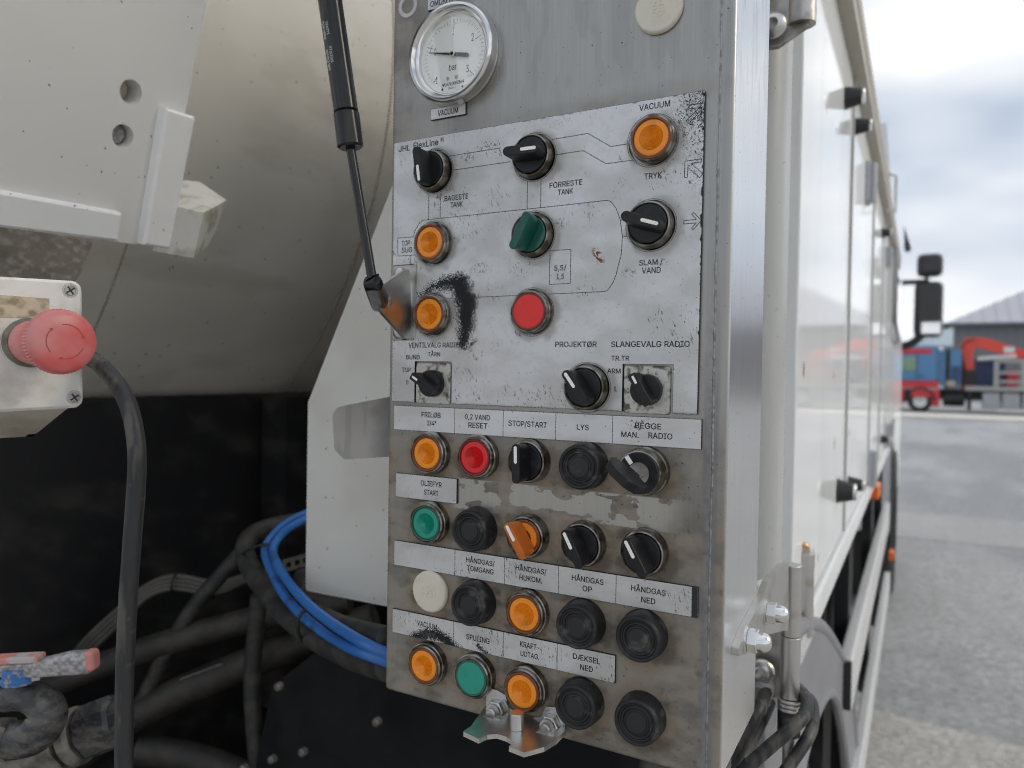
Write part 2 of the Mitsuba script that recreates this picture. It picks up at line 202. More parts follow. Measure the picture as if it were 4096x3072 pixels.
def slab(pts, thick, normal, bevel=0.0, hole=None):
    """A flat plate through coplanar points: outline pts is its face on the side the normal points to."""
    p = np.asarray(pts, float); F = frame(normal); o = p.mean(0); q = (p - o) @ F
    poly = Polygon(q[:, :2]).buffer(0)
    if bevel: poly = poly.buffer(-bevel).buffer(bevel, 6)
    for h in hole or []:
        c = (np.asarray(h[0]) - o) @ F
        poly = poly.difference(Point(c[:2]).buffer(h[1], 24) if len(h) > 1 else Polygon([((np.asarray(x) - o) @ F)[:2] for x in h[0]]))
    m = extrude(poly, thick); m.vertices = o + F[:, 2] * (q[:, 2].mean() - thick) + m.vertices @ F.T
    return m


def chamfer_slab(w, h, t, r, c):
    """Plate w x h x t centred in xy with corner radius r and a chamfered upper edge c (mm)."""
    a = sbox(-w / 2 + r, -h / 2 + r, w / 2 - r, h / 2 - r).buffer(r, 6)
    b = a.buffer(-c)
    return hull(np.vstack([np.c_[np.array(a.exterior.coords), np.zeros(len(a.exterior.coords))], np.c_[np.array(a.exterior.coords), np.full(len(a.exterior.coords), t - c)], np.c_[np.array(b.exterior.coords), np.full(len(b.exterior.coords), t)]]))


def text(s, u, v, w, cap, h, bold=False, depth=.12):
    m = meshkit.text_mesh(s, cap, depth, bold)
    m.vertices -= [m.bounds[0][0], 0, 0]
    m.vertices[:, 0] *= w / m.bounds[1][0]
    m.apply_translation([u, v, h])
    return m


def strip(pts, w, h, d=.12, close=False):
    m = extrude(LineString(pts).buffer(w / 2, 3, cap_style=2, join_style=2), d); m.apply_translation([0, 0, h])
    return m


def rot2(m, deg, u=0, v=0, h=0):
    m = m.copy(); m.apply_transform(trimesh.transformations.rotation_matrix(math.radians(deg), [0, 0, 1])); m.apply_translation([u, v, h])
    return m


# ---- materials -------------------------------------------------------------------------
def noise3(p, s, o=3): return mikit.fbm(p.x * s, p.y * s, p.z * s, o)


def UV(p): return (p.x + .3433) * 1000 + (p.y - .433) * 1000, (p.z - CAM_Z) * 1000  # runs on round the corner of the box


def flecks(a, b, prob, r=.22, soft=.5):
    """Sparse small spots: one in each unit cell with the given chance."""
    d, _, w = mikit.voronoi(a, b)
    rr = r * (.35 + .65 * w / prob)
    return dr.select(w < prob, ss(rr, rr * soft, d), 0)


def bsdf(key, color, rough=.5, metal=0.0, two=False, **kw):
    b = {'type': 'principled', 'base_color': mikit.proc(color) if callable(color) else {'type': 'rgb', 'value': list(color)},
         'roughness': mikit.proc(rough) if callable(rough) else rough, 'metallic': mikit.proc(metal) if callable(metal) else metal, **kw}
    scene[key] = {'type': 'twosided', 'b': b} if two else b


def bumped(key, fn, scale, eps=2e-4):
    scene[key] = {'type': 'bumpmap', 'arbitrary': mikit.proc(fn, eps), 'scale': scale, 'b': scene[key]}


DEVC = [(40.3, 139.5), (119.6, 139.5), (199.4, 139.5), (40.3, 88.6), (119.6, 88.6), (199.4, 88.6), (40.3, 38.4), (119.6, 38.4), (159.6, -10.1)]
COLS, ROWS = (40.3, 79.8, 119.6, 159.4, 199.4), (139.5, 88.6, 38.4, -10.1, -59.5, -109.0, -159.5, -210.0)
ss = mikit.smoothstep


def steel_dirt_shade(p):
    """How dirty the box front is, with button shade painted in: around the lower rows of buttons and under the label strips, cleaner in the band where a strip has come off."""
    u, v = UV(p)
    n = mikit.fbm(u * .03, v * .03, 0, 4)
    low = ss(-20, -70, v)
    d = mi.Float(0)
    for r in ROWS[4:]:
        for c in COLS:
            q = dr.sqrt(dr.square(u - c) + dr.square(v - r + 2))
            d = dr.maximum(d, 1 - ss(14, 27 , q + 10 * (n - .5)))  # dirt ring that also stands in for the contact shade round each button
    band = ss(56, 62, u) * ss(226, 206, u + 14 * (n - .5)) * ss(-97.5, -96.6, v + 3 * (n - .5) - (u - 60) * .01) * ss(-75.2, -76.4, v)
    crust = ss(.54, .57, mikit.fbm(u * .09, v * .16, 3, 4) + .16 * ss(8, 0, dr.abs(v + 97)) + .10 * ss(7, 0, dr.abs(v + 77)) - .03)
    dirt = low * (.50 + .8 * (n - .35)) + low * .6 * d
    left = ss(62, 10, u) * ss(150, 185, v) * (.3 + 1.4 * (n - .3)) * .75
    edge = ss(6, 0, u) * .25
    plate = ss(10, 0, dr.abs(v - 167)) * .35 * n
    side = ss(246, 251, u)
    return dr.clip(dirt * (1 - band) + band * crust * .8 + left + edge + plate, 0, 1) * (1 - .85 * side), band


def steel_color(p, n, uv):
    u, v = UV(p)
    k, band = steel_dirt_shade(p)
    s = mikit.fbm(u * .9, v * .02, 0, 3)
    drip = ss(.52, .62, mikit.fbm(u * .16, v * .035, 7, 4)) * ss(150, 200, v) * .12
    n0 = mikit.fbm(u * .4, v * .12, 31, 3)
    fine = ss(.66, .78, mikit.fbm(u * .35, v * .35, 9, 4)) * k * .3
    pit = dr.maximum(flecks(u * .14, v * .14, .05, .10), flecks(u * .45 + 3, v * .45, .03, .2))
    c = mikit.mix((.295, .29, .275), (.39, .38, .355), s * .6 + band * .9)
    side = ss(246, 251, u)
    c = mikit.mix(c, mikit.mix((.80, .80, .80), (.70, .70, .695), s), side)  # same steel painted paler on the side, for its brighter sky reflection
    c = mikit.mix(c, (.20, .20, .197), drip * 2.0)
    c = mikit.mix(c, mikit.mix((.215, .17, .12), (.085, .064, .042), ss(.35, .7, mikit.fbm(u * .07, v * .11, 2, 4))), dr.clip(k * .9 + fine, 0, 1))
    c = mikit.mix(c, (.15, .15, .165), .55 * ss(232, 235, u + 2 * (n0 - .5)) * ss(243, 240.5, u) * ss(120, -60, v) * (.5 + n0))
    weld = .4 * ss(3.5, 0, dr.abs(u - 237 + 2 * (mikit.noise(v * .1, 1) - .5))) * ss(.35, .65, mikit.fbm(u * .6, v * .35, 1, 3))
    c = mikit.mix(c, (.34, .34, .35), weld * .6)
    return mikit.mix(c, (.03, .025, .02), pit * .85)


def steel_rough(p, n, uv):
    k, band = steel_dirt_shade(p)
    u, v = UV(p)
    side = ss(246, 251, u)
    return (.33 + .3 * k + .12 * (mikit.fbm(u * .05, v * .02, 1, 3) - .5)) * (1 - side) + .24 * side


def steel_metal(p, n, uv):
    k, band = steel_dirt_shade(p)
    return dr.clip(.95 - .8 * k, 0, 1)


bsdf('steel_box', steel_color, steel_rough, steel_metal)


def box_bump(p, n, uv):
    u, v = UV(p)
    weld = ss(4.0, 0, dr.abs(u - 237)) * mikit.fbm(u * .5, v * .45, 3, 3)
    return .15 * mikit.fbm(u * 2.5, v * .06 + p.y * 30, p.y * 900, 2) + weld * 1.6 + .5 * mikit.fbm(u * .02, v * .02, p.y * 20, 2)


bumped('steel_box', box_bump, .00018)
bsdf('steel', lambda p, n, uv: mikit.mix((.60, .595, .58), (.48, .465, .44), ss(.4, .75, noise3(p, 70, 4))), lambda p, n, uv: .26 + .16 * noise3(p, 50, 3), 1.0)
bsdf('steel_satin', lambda p, n, uv: mikit.mix((.50, .49, .47), (.40, .36, .31), ss(.45, .8, noise3(p, 45, 4))), .36, .8)
bsdf('steel_tab', lambda p, n, uv: mikit.mix((.40, .385, .37), (.20, .20, .20), ss(-.375, -.352, p.x + .02 * (noise3(p, 60, 3) - .5)) + .3 * ss(.5, .7, mikit.fbm(p.x * 120, p.z * 22, 2, 4))), .3, 1.0)  # darker towards the box: the reflected gradient is painted into the colour
bsdf('steel_dull', lambda p, n, uv: mikit.mix((.5, .49, .47), (.26, .23, .19), ss(.35, .75, noise3(p, 70, 4))), .42, .85)
bsdf('chrome', lambda p, n, uv: mikit.mix((.30, .285, .26), (.10, .082, .06), ss(.38, .66, noise3(p, 170, 4))), lambda p, n, uv: .12 + .25 * noise3(p, 200, 3), .95)
bsdf('weld', lambda p, n, uv: mikit.mix((.33, .33, .325), (.21, .205, .195), ss(.4, .7, noise3(p, 230, 3))), .38, .85)
bsdf('chrome_bright', (.74, .73, .72), .14, 1.0)
bsdf('brass', (.55, .36, .2), .35, .9)
SMEAR, SMEAR4 = None, None


def seg_dist(u, v, pts):
    d = mi.Float(1e6)
    for (a, b), (c, e) in zip(pts[:-1], pts[1:]):
        L = (c - a) ** 2 + (e - b) ** 2
        t = dr.clip(((u - a) * (c - a) + (v - b) * (e - b)) / L, 0, 1)
        d = dr.minimum(d, dr.sqrt(dr.square(u - a - t * (c - a)) + dr.square(v - b - t * (e - b))))
    return d


def plate_black(u, v):
    """Where soot, worn print and scratches make the plates black."""
    g = mikit.fbm(u * 1.6, v * 1.6, 0, 3)
    n = mikit.fbm(u * .22, v * .22, 5, 3)
    g2 = .55 * g + .45 * mikit.fbm(u * 3.1, v * 2.6, 4, 2)
    rl = dr.sqrt(dr.square(u - 40.7) + dr.square(v - 38.4))
    d = seg_dist(u, v, [[61, 58], [66.5, 46], [66.5, 30], [64, 17]]) - (8.2 - .16 * dr.maximum(44 - v, 0) + 3.5 * (n - .5))
    d = dr.minimum(d, seg_dist(u, v, [[28, 52.5], [38, 58], [48, 60.5], [60, 59]]) - (1.2 + .16 * dr.maximum(u - 30, 0) + 1.5 * (n - .5)))
    d = dr.minimum(d, seg_dist(u, v, [[66, 18], [70, 15], [74, 20]]) - (.2 + 2 * (n - .5)))
    k = ss(.0, .14, g2 - .42 - .055 * d) * ss(15.6, 17.2, rl)
    d = seg_dist(u, v, [[26, -195], [38, -189], [47, -188.5], [55, -191], [61, -195.5], [67, -198]])
    k = dr.maximum(k, ss(.0, .12, g2 - .40 - .09 * (d - 3.4)))
    d = seg_dist(u, v, [[80, -190], [88, -194], [96, -199]])
    k = dr.maximum(k, ss(.0, .12, g2 - .44 - .12 * (d - 1.2)))
    corner = ss(34, 0, (231 - u) + .8 * dr.maximum(150 - v, 0) * .35 + dr.maximum(u - 236, 0))
    k = dr.maximum(k, ss(.57, .67, g2 + .19 * corner * ss(100, 158, v) - .07) * ss(.1, .5, corner))
    edge = ss(3.2, .6, 230.3 - u + 3.0 * (mikit.noise(v * .5, 2) - .5)) * ss(-26, 20, v) * ss(0, 2, 231 - u)
    k = dr.maximum(k, ss(.35, .6, edge) * (v > -24.6) * (u < 231.5))
    top = ss(2.4, 0, dr.abs(v - 165)) * ss(.55, .66, mikit.fbm(u * .3, v * .5, 8, 3)) * ss(60, 90, u)
    k = dr.maximum(k, top)
    bot = ss(2.2, 0, dr.abs(v + 25)) * ss(.40, .6, g)
    k = dr.maximum(k, bot)
    # short scratches, gathered in patches
    patch = ss(.50, .66, mikit.fbm(u * .045, v * .06, 11, 3))
    scr = ss(.70, .76, mikit.fbm(u * 1.5 + v * .55, v * .38 - u * .12, 13, 3)) * patch
    spot = dr.maximum(flecks(u * .3, v * .3, .06, .14), flecks(u * .8, v * .8, .03, .22))
    for (a, b, w) in ((84, 152, 9), (66, 146, 9), (138, 95, 7), (184, 61, 7), (76, 69, 10), (205, 66, 5)):
        scr = dr.maximum(scr, ss(.57, .68, mikit.fbm(u * 1.1, v * .8, 19, 3)) * ss(w, w * .2, dr.sqrt(dr.square(u - a) + dr.square((v - b) * 1.5))) * .9)
    return dr.clip(dr.maximum(k, dr.maximum(scr * .8, spot * .9)), 0, 1)


def plate_color(p, n, uv):
    u, v = UV(p)
    base = mikit.mix((.60, .60, .605), (.50, .495, .48), ss(.3, .7, mikit.fbm(u * .035, v * .06, 1, 4)))
    base = mikit.mix(base, (.42, .41, .39), .2 * ss(.5, .75, mikit.fbm(u * .35, v * .35, 21, 3)))
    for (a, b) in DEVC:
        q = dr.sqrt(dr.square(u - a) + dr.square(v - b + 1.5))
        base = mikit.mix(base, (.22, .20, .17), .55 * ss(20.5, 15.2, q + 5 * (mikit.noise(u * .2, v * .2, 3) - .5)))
    base = mikit.mix(base, (.25, .23, .20), .5 * ss(9, 0, dr.abs(v + 26) + 6 * mikit.noise(u * .12, v * .2, 2)))
    d = dr.sqrt(dr.square((u - 163.6) * .9 + (v - 72.3) * .4) + dr.square((v - 72.3) * .55))
    base = mikit.mix(base, (.16, .06, .02), ss(4, 1.5, d) * ss(.45, .55, mikit.fbm(u * .9 + v * .4, v * .7, 2, 3)))
    return mikit.mix(base, (.012, .012, .014), plate_black(u, v))


def plate_rough(p, n, uv):
    u, v = UV(p)
    return .42 + .45 * plate_black(u, v)


def plate_metal(p, n, uv):
    u, v = UV(p)
    return .55 * (1 - plate_black(u, v))


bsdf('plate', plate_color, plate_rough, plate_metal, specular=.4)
bsdf('plate_new', lambda p, n, uv: mikit.mix(mikit.mix((.62, .62, .625), (.53, .525, .51), ss(.3, .7, mikit.fbm(UV(p)[0] * .04, UV(p)[1] * .08, 1, 4))), (.02, .02, .02), dr.maximum(flecks(UV(p)[0] * .3, UV(p)[1] * .3, .12, .14), ss(.0, .1, mikit.fbm(UV(p)[0] * 1.2, UV(p)[1] * 1.2, 3, 3) - .55 - .02 * dr.sqrt(dr.square(UV(p)[0] - 194) + dr.square((UV(p)[1] + 31) * 2))))), .42, .5)
bsdf('ink', (.012, .012, .014), .5)
bsdf('ink_faded', (.05, .05, .05), .6)


def plastic(key, c, rough=.25, wear=.12, s=150, cc=.3):
    bsdf(key, lambda p, n, uv: mikit.mix(c, tuple(min(1, x * .55 + .02) for x in c), wear * 4 * ss(.5, .8, noise3(p, s, 4))), rough, clearcoat=cc, clearcoat_gloss=.85)


plastic('lens_orange', (.80, .255, .008), .30, .1, 120, .12)
plastic('lens_red', (.66, .014, .016), .30, .1, 120, .12)
plastic('lens_red_flat', (.68, .012, .008), .32, .06, 120, .1)
plastic('lens_green', (.01, .27, .19), .30, .1, 120, .12)
plastic('rim_orange', (.15, .038, .008), .15, .15, 200, .4)
plastic('rim_red', (.14, .007, .007), .15, .15, 200, .4)
plastic('rim_green', (.008, .075, .055), .15, .15, 200, .4)
bsdf('knob_black', lambda p, n, uv: mikit.mix((.008, .008, .0095), (.03, .03, .03), .5 * ss(.55, .8, noise3(p, 200, 4))), .36, specular=.35)
plastic('cream', (.60, .56, .46), .35, .05, 100, .1)
plastic('pointer', (.82, .80, .74), .35, .03, 300, .2)
bsdf('rubber', lambda p, n, uv: mikit.mix((.010, .010, .011), (.10, .095, .085), .7 * ss(.56, .8, noise3(p, 130, 4))), lambda p, n, uv: .34 + .3 * noise3(p, 120, 3))
plastic('ring_amber', (.75, .22, .012), .2, .1, 150, .6)
bsdf('knob_green', (.012, .16, .125), .12, spec_trans=.55, eta=1.45)
bsdf('knob_amber', (.90, .25, .03), .12, spec_trans=.55, eta=1.45)
bsdf('hose_black', lambda p, n, uv: mikit.mix((.014, .0145, .016), (.085, .078, .066), .75 * ss(.47, .66, mikit.fbm(p.x * 110 + p.y * 30, p.y * 90, p.z * 17, 5)) + .2 * flecks(p.x * 110 + p.y * 60, p.z * 110, .15, .2)), lambda p, n, uv: .35 + .35 * noise3(p, 50, 3))
bsdf('hose_dusty', lambda p, n, uv: mikit.mix((.011, .011, .011), (.032, .029, .025), ss(.35, .75, noise3(p, 60, 4))), .6)
bsdf('hose_blue', lambda p, n, uv: mikit.mix((.024, .12, .37), (.02, .07, .19), ss(.5, .8, noise3(p, 50, 4))), .35)
bsdf('cable_grey', lambda p, n, uv: mikit.mix((.085, .08, .072), (.04, .037, .032), noise3(p, 40, 3)), .5)
bsdf('strut_black', lambda p, n, uv: mikit.mix((.010, .010, .011), (.04, .036, .03), .5 * ss(.55, .8, mikit.fbm(p.x * 160, p.y * 160, p.z * 25, 3))), lambda p, n, uv: .10 + .15 * noise3(p, 60, 3), specular=.4)
bsdf('black', (.012, .012, .013), .45)
bsdf('print_white', (.55, .55, .55), .5)


def tank_color(p, n, uv):
    a = mikit.fbm(p.y * 5, p.z * 9, p.x * 9, 4)
    spot = flecks(p.y * 55, p.z * 55, .10, .14) * .7
    c = mikit.mix((.53, .505, .45), (.47, .44, .385), ss(.3, .8, a))
    c = mikit.mix(c, (.33, .295, .245), .35 * ss(.5, .85, mikit.fbm(p.y * 7, p.z * 22, 4, 4)))
    return mikit.mix(c, (.07, .055, .04), spot)


bsdf('seam', (.20, .17, .13), .6)
bsdf('tank', tank_color, .38, two=True, clearcoat=.2)


def white_dirty(c, dirt, amt, s):
    def fn(p, n, uv):
        k = mikit.mix(c, dirt, amt * ss(.4, .75, noise3(p, s, 4)))
        return mikit.mix(k, (.06, .045, .035), .85 * flecks(p.x * 75 + p.y * 75, p.z * 75, .09, .11))
    return fn


bsdf('poly_white', white_dirty((.62, .615, .595), (.53, .51, .47), .35, 7), .32)
bsdf('poly_strip', white_dirty((.74, .74, .735), (.68, .67, .64), .25, 9), .28)
bsdf('paint_white', white_dirty((.56, .555, .52), (.44, .41, .36), .45, 12), .35, two=True)
bsdf('paint_block', white_dirty((.60, .57, .51), (.30, .26, .21), .75, 45), .4)
bsdf('rust_paint', lambda p, n, uv: mikit.mix(mikit.mix((.10, .085, .068), (.20, .175, .145), noise3(p, 60, 4)), (.30, .275, .235), .7 * ss(.45, .75, noise3(p, 150, 5))), .65)
bsdf('box_white', white_dirty((.72, .71, .67), (.42, .37, .30), .55, 60), .35)
bsdf('box_beige', white_dirty((.50, .46, .39), (.36, .31, .25), .5, 50), .5)
bsdf('sticker', lambda p, n, uv: mikit.mix((.52, .45, .32), (.25, .20, .13), ss(.4, .75, noise3(p, 160, 4))), .6)
bsdf('stop_red', lambda p, n, uv: mikit.mix((.50, .075, .075), (.50, .20, .19), ss(.2, .75, noise3(p, 60, 4))), .4)
bsdf('stop_groove', (.30, .05, .05), .5)
bsdf('dark_frame', lambda p, n, uv: mikit.mix((.005, .005, .006), (.028, .026, .023), ss(.45, .8, mikit.fbm(p.y * 14 + p.z * 8, p.z * 20, p.x * 14, 4))), .55, two=True)
bsdf('dark_bar', lambda p, n, uv: mikit.mix((.013, .0115, .0095), (.028, .024, .0195), ss(.35, .7, noise3(p, 45, 4))), .6)
bsdf('splash', lambda p, n, uv: mikit.mix((.004, .0045, .0055), (.010, .010, .0105), ss(.4, .7, mikit.fbm(p.x * 14, p.z * 14, 1, 4))), .75, two=True, specular=.2)


def zinc_color(p, n, uv): return mikit.mix((.44, .43, .44), (.22, .205, .20), ss(.3, .75, noise3(p, 330, 4)))


bsdf('zinc_worn', zinc_color, .5, .55)
bsdf('lever_red', lambda p, n, uv: mikit.mix((.50, .20, .165), (.40, .36, .35), ss(.5, .62, noise3(p, 90, 4))), .5)
bsdf('valve_blue', lambda p, n, uv: mikit.mix((.025, .12, .34), (.26, .23, .18), ss(.52, .66, noise3(p, 230, 4))), .45)
bsdf('elbow_black', lambda p, n, uv: mikit.mix((.018, .019, .023), (.13, .12, .105), .7 * ss(.35, .8, mikit.fbm(p.x * 60 + p.y * 50, p.y * 60, p.z * 160, 5)) + .25 * ss(.55, .7, noise3(p, 420, 3))), .42)
bsdf('fitting', lambda p, n, uv: mikit.mix((.22, .205, .18), (.09, .082, .07), ss(.25, .8, noise3(p, 110, 5))), .5, .4)


def wall_color(p, n, uv):
    mark = flecks(p.y * 10, p.z * 8, .30, .17)
    c = mikit.mix((.64, .65, .65), (.57, .575, .565), ss(.45, .8, mikit.fbm(p.y * 6, p.z * 1.6, 3, 4)))
    return mikit.mix(c, (.10, .095, .085), mark * .8)


bsdf('truck_white', wall_color, .06, clearcoat=.8, clearcoat_gloss=.97, specular=.6)
bsdf('post_shade_grey', white_dirty((.36, .365, .355), (.29, .285, .27), .5, 8), .35)  # white post toned down, its shade put into the base colour
bsdf('sealant', lambda p, n, uv: mikit.mix((.66, .66, .62), (.30, .31, .31), ss(.62, .68, noise3(p, 26, 3))), .5, two=True)
bsdf('alu', lambda p, n, uv: mikit.mix((.70, .70, .70), (.58, .58, .57), mikit.fbm(p.y * 4, p.z * 80, p.x * 80, 2)), .35, .35)
bsdf('grey_plastic', lambda p, n, uv: mikit.mix((.15, .15, .165), (.21, .21, .225), noise3(p, 8, 3)), .38)
bsdf('gutter', (.36, .335, .28), .5)
bsdf('tyre', (.02, .02, .021), .7)
bsdf('amber', (.85, .16, .02), .25)
bsdf('mirror_black', (.012, .013, .015), .3, clearcoat=.5)
bsdf('mirror_glass', (.8, .8, .8), .05, 1.0)
bsdf('grey_hinge', (.36, .37, .39), .4, .3)


def asphalt(p, n, uv):
    a = mikit.fbm(p.x * 1.2, p.y * .35, 0, 4)
    g = mikit.fbm(p.x * 45, p.y * 45, 3, 3)
    c = mikit.mix((.225, .227, .232), (.31, .31, .31), ss(.35, .65, a))
    c = mikit.mix(c, (.36, .355, .345), ss(.45, .8, mikit.fbm(p.x * .35, p.y * .16, 9, 3)) * .6)
    crack = ss(.03, .0, dr.abs(mikit.fbm(p.x * .5, p.y * .5, 21, 4) - .5))
    return c * (.6 + .8 * g) * (1 - .12 * crack)


bsdf('asphalt', asphalt, .8)
bsdf('concrete', lambda p, n, uv: mikit.mix((.34, .33, .305), (.44, .425, .395), mikit.fbm(p.x * 6, p.y * 6, 2, 5)) * (.6 + .8 * mikit.fbm(p.x * 70, p.y * 70, 1, 2)), .8)
bsdf('asphalt_light', lambda p, n, uv: asphalt(p, n, uv) * .5 + mi.Color3f(.175, .172, .165) * (.7 + .6 * mikit.fbm(p.x * 40, p.y * 40, 3, 2)), .8)
bsdf('kerbstone', (.50, .48, .44), .8)
bsdf('cab_blue', (.075, .21, .40), .3, clearcoat=.5)
bsdf('navy', (.03, .06, .15), .45)
bsdf('cab_red', (.55, .022, .035), .3, clearcoat=.5)
bsdf('crane_red', (.68, .065, .04), .4, clearcoat=.3)
bsdf('bed_grey', (.36, .345, .33), .55)
bsdf('window_green', (.22, .34, .22), .15)
bsdf('clear_white', (.62, .70, .74), .3)
bsdf('roof_metal', (.44, .44, .48), .45)
bsdf('wall_metal', (.17, .18, .19), .5)
bsdf('dial', (.74, .74, .71), .5)
scene['glass'] = {'type': 'thindielectric'}

# ---- setting ---------------------------------------------------------------------------
g = box([-600, -300, -.2], [600, 900, 0]); add('ground', g, 'asphalt', False, kind='structure')
pts = np.array([[-6, -8], [9, -8], [9, 4.9], [.9, 3.45], [-.2, 3.55], [-6, 3.7]])
m = extrude(Polygon(pts), .004); m.apply_translation([0, 0, .0005]); add('pavement', m, 'concrete', False, kind='structure')
m = extrude(Polygon([[-40, 30.2], [60, 28.5], [60, 31.6], [-40, 33.6]]), .05); add('kerb_line', m, 'kerbstone', False, kind='structure')
m = extrude(Polygon([[-8, 7.2], [12, 8.0], [30, 10.5], [30, 12.2], [10, 9.6], [-8, 8.4]]), .004); m.apply_translation([0, 0, .001]); add('concrete_strip', m, 'asphalt_light', False, kind='structure')

# ---- vacuum truck ----------------------------------------------------------------------
V = thing('vacuum_truck', 'white vacuum truck seen along its glossy side with the tank open at the rear', 'truck')
TX, TZ, TR = -1.75, 2.038, .90
ys = np.linspace(.25, 3.6, 30); an = np.radians(np.linspace(-100, 100, 90))
prof = lambda r, a: np.stack([TX + r * np.cos(a), TZ + r * np.sin(a)], -1)
q = prof(TR, an)
grid = np.array([[[x, y, z] for x, z in q] for y in ys]); nv = len(q)
i, j = np.meshgrid(np.arange(len(ys) - 1), np.arange(nv - 1), indexing='ij')
fc = np.stack([i * nv + j, i * nv + j + 1, (i + 1) * nv + j + 1, (i + 1) * nv + j], -1).reshape(-1, 4)
tank = trimesh.Trimesh(grid.reshape(-1, 3), np.vstack([fc[:, [0, 1, 2]], fc[:, [0, 2, 3]]]), process=False)
end = trimesh.creation.revolve([(0, -.18), (.35, -.15), (.65, -.08), (.82, -.02), (.9, .0)], sections=64)
end.vertices = end.vertices[:, [0, 2, 1]] + [TX, .25, TZ]
add(f'{V}__tank', cat(tank, end), 'tank', True)
for yy, rr in ((.633, .0011), (1.075, .0016), (1.9, .002)):
    add(f'{V}__tank__weld_seam', tube([[x, yy, z] for x, z in prof(TR + .0004, np.radians(np.linspace(-75, 80, 50)))], rr, 6, 60), 'seam')
add(f'{V}__side_member', box([-1.16, .3, .5], [-1.10, 3.4, 1.398]), 'dark_frame', False)
add(f'{V}__added_dark_wall', box([-1.10, 1.62, .5], [-.16, 1.66, 2.0]), 'dark_frame', False)  # dark back wall added to keep the recess unlit
add(f'{V}__upright', box([-1.095, 1.0, .8], [-1.03, 1.11, 1.395]), 'dark_frame', False)
add(f'{V}__added_light_block', box([-1.10, .30, .70], [-.20, 1.62, .72]), 'dark_frame', False)  # unseen plate added to stop light entering the recess from below
sp = thing('x', 'x', 'x'); del labels['x']
m = slab([[-.78, .66, .73], [-.20, .66, .73], [-.20, .66, 1.165], [-.33, .66, 1.165], [-.60, .66, 1.13], [-.70, .66, 1.05]], .012, [0, -1, 0])
add(f'{V}__splash_plate', m, 'splash', False)
for b in D['dkbolts']:
    c = np.array(b) * [1, 0, 1]; s = .648 / b[1]
    c = np.array([b[0] * s, .648, CAM_Z + (b[2] - CAM_Z) * s])
    add(f'{V}__splash_plate__bolt', cyl(c, c + [0, -.010, 0], .0050, 10, .002), 'fitting')
# chassis tubes
for k, b in enumerate(D['bars']):
    if k == 2: continue
    add(f'{V}__chassis_tube', tube(b, .021 if k == 0 else .017 if k == 1 else .02, 14, 40), 'dark_bar')
# cabinet along the side
CX, CY0, CY1, ZB, ZT = -.12, .80, 4.25, 1.11, 2.03
add(f'{V}__cabinet', box([-.62, CY0 + .03, ZB + .02], [CX - .014, CY1, ZT]), 'truck_white', False)
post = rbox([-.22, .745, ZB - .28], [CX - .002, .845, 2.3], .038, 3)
add(f'{V}__corner_post', post, 'post_shade_grey', 30)
add(f'{V}__post_trim', rbox([CX - .02, .852, ZB], [CX + .003, .872, 2.2], .003), 'truck_white')
seam = [.878, 1.50, 2.22, 2.78, 3.28, 3.70, 4.22]
for a, b in zip(seam[:-1], seam[1:]):
    add(f'{V}__door_panel', rbox([CX - .013, a + .006, ZB + .05], [CX + .001, b - .006, ZT - .03], .003), 'truck_white')
    add(f'{V}__door_trim', rbox([CX - .012, b - .0045, ZB + .05], [CX + .005, b + .0045, ZT - .03], .002), 'post_shade_grey')
add(f'{V}__roof_gutter', slab([[CX - .30, .745, 2.028], [CX + .022, .745, 2.028], [CX + .022, CY1 + .02, 2.028], [CX - .30, CY1 + .02, 2.028]], .03, [0, 0, 1]), 'gutter', False)
add(f'{V}__roof_gutter__lip', rbox([CX + .016, .745, 2.026], [CX + .024, CY1 + .02, 2.06], .003), 'gutter')
add(f'{V}__sill', rbox([CX - .03, .86, ZB], [CX + .008, CY1, ZB + .042], .006), 'truck_white')
for y, z, dz, kind in ((1.345, 1.91, .016, 0), (1.545, 1.922, .014, 1), (1.37, 1.253, .018, 1), (1.60, 1.235, .014, 1), (2.69, 1.915, .014, 1), (3.9, 1.90, .014, 1), (3.0, 1.22, .014, 1)):
    y = y * 1.0
    c = np.array([CX, y, z])
    k = add(f'{V}__door_latch', hull(np.vstack([cyl(c, c + [.001, 0, 0], dz * 1.15, 16).vertices, cyl(c + [.018, 0, 0], c + [.026, 0, 0], dz * .8, 16).vertices])), 'black', 40)
    add(f'{k}__cap', cyl(c + [.026, 0, 0], c + [.031, 0, 0], dz * .8, 16), 'chrome_bright')
for y, z, h, l in ((1.90, 1.895, .045, .035), (3.03, 1.885, .035, .035), (2.25, 1.195, .05, .04), (3.5, 1.20, .05, .04)):
    add(f'{V}__door_hinge', cat(rbox([CX, y - l, z - h], [CX + .010, y + l, z + h], .003), cyl([CX + .014, y, z - h], [CX + .014, y, z + h], .011, 16)), 'grey_hinge')
add(f'{V}__roof_handle', tube([[CX + .02, 2.5, 1.95], [CX + .045, 2.5, 1.94], [CX + .045, 2.5, 2.05], [CX + .02, 2.5, 2.06]], .004, 8, 20, spline=False), 'steel')
gx, gz = np.meshgrid(np.linspace(-.178, -.124, 46), np.linspace(1.05, 1.265, 120))
bump_ = meshkit.fbm(np.stack([gx * 150, gz * 110, gx * 0], -1), 3, 3)
edge_ = np.clip((gx + .178) / .01, 0, 1) * np.clip((1.265 - gz - .03 * meshkit.noise(np.stack([gx * 60, gz * 0, gx * 0], -1))) / .02, 0, 1)
base_y = np.where(gx > -.160, .783 - np.sqrt(np.maximum(.038 ** 2 - (gx + .160) ** 2, 0)), .745)
vs = np.stack([gx, base_y + .002 - edge_ * (.003 + .030 * np.abs(bump_ - .5)), gz], -1).reshape(-1, 3)
i, j = np.meshgrid(np.arange(119), np.arange(45), indexing='ij')
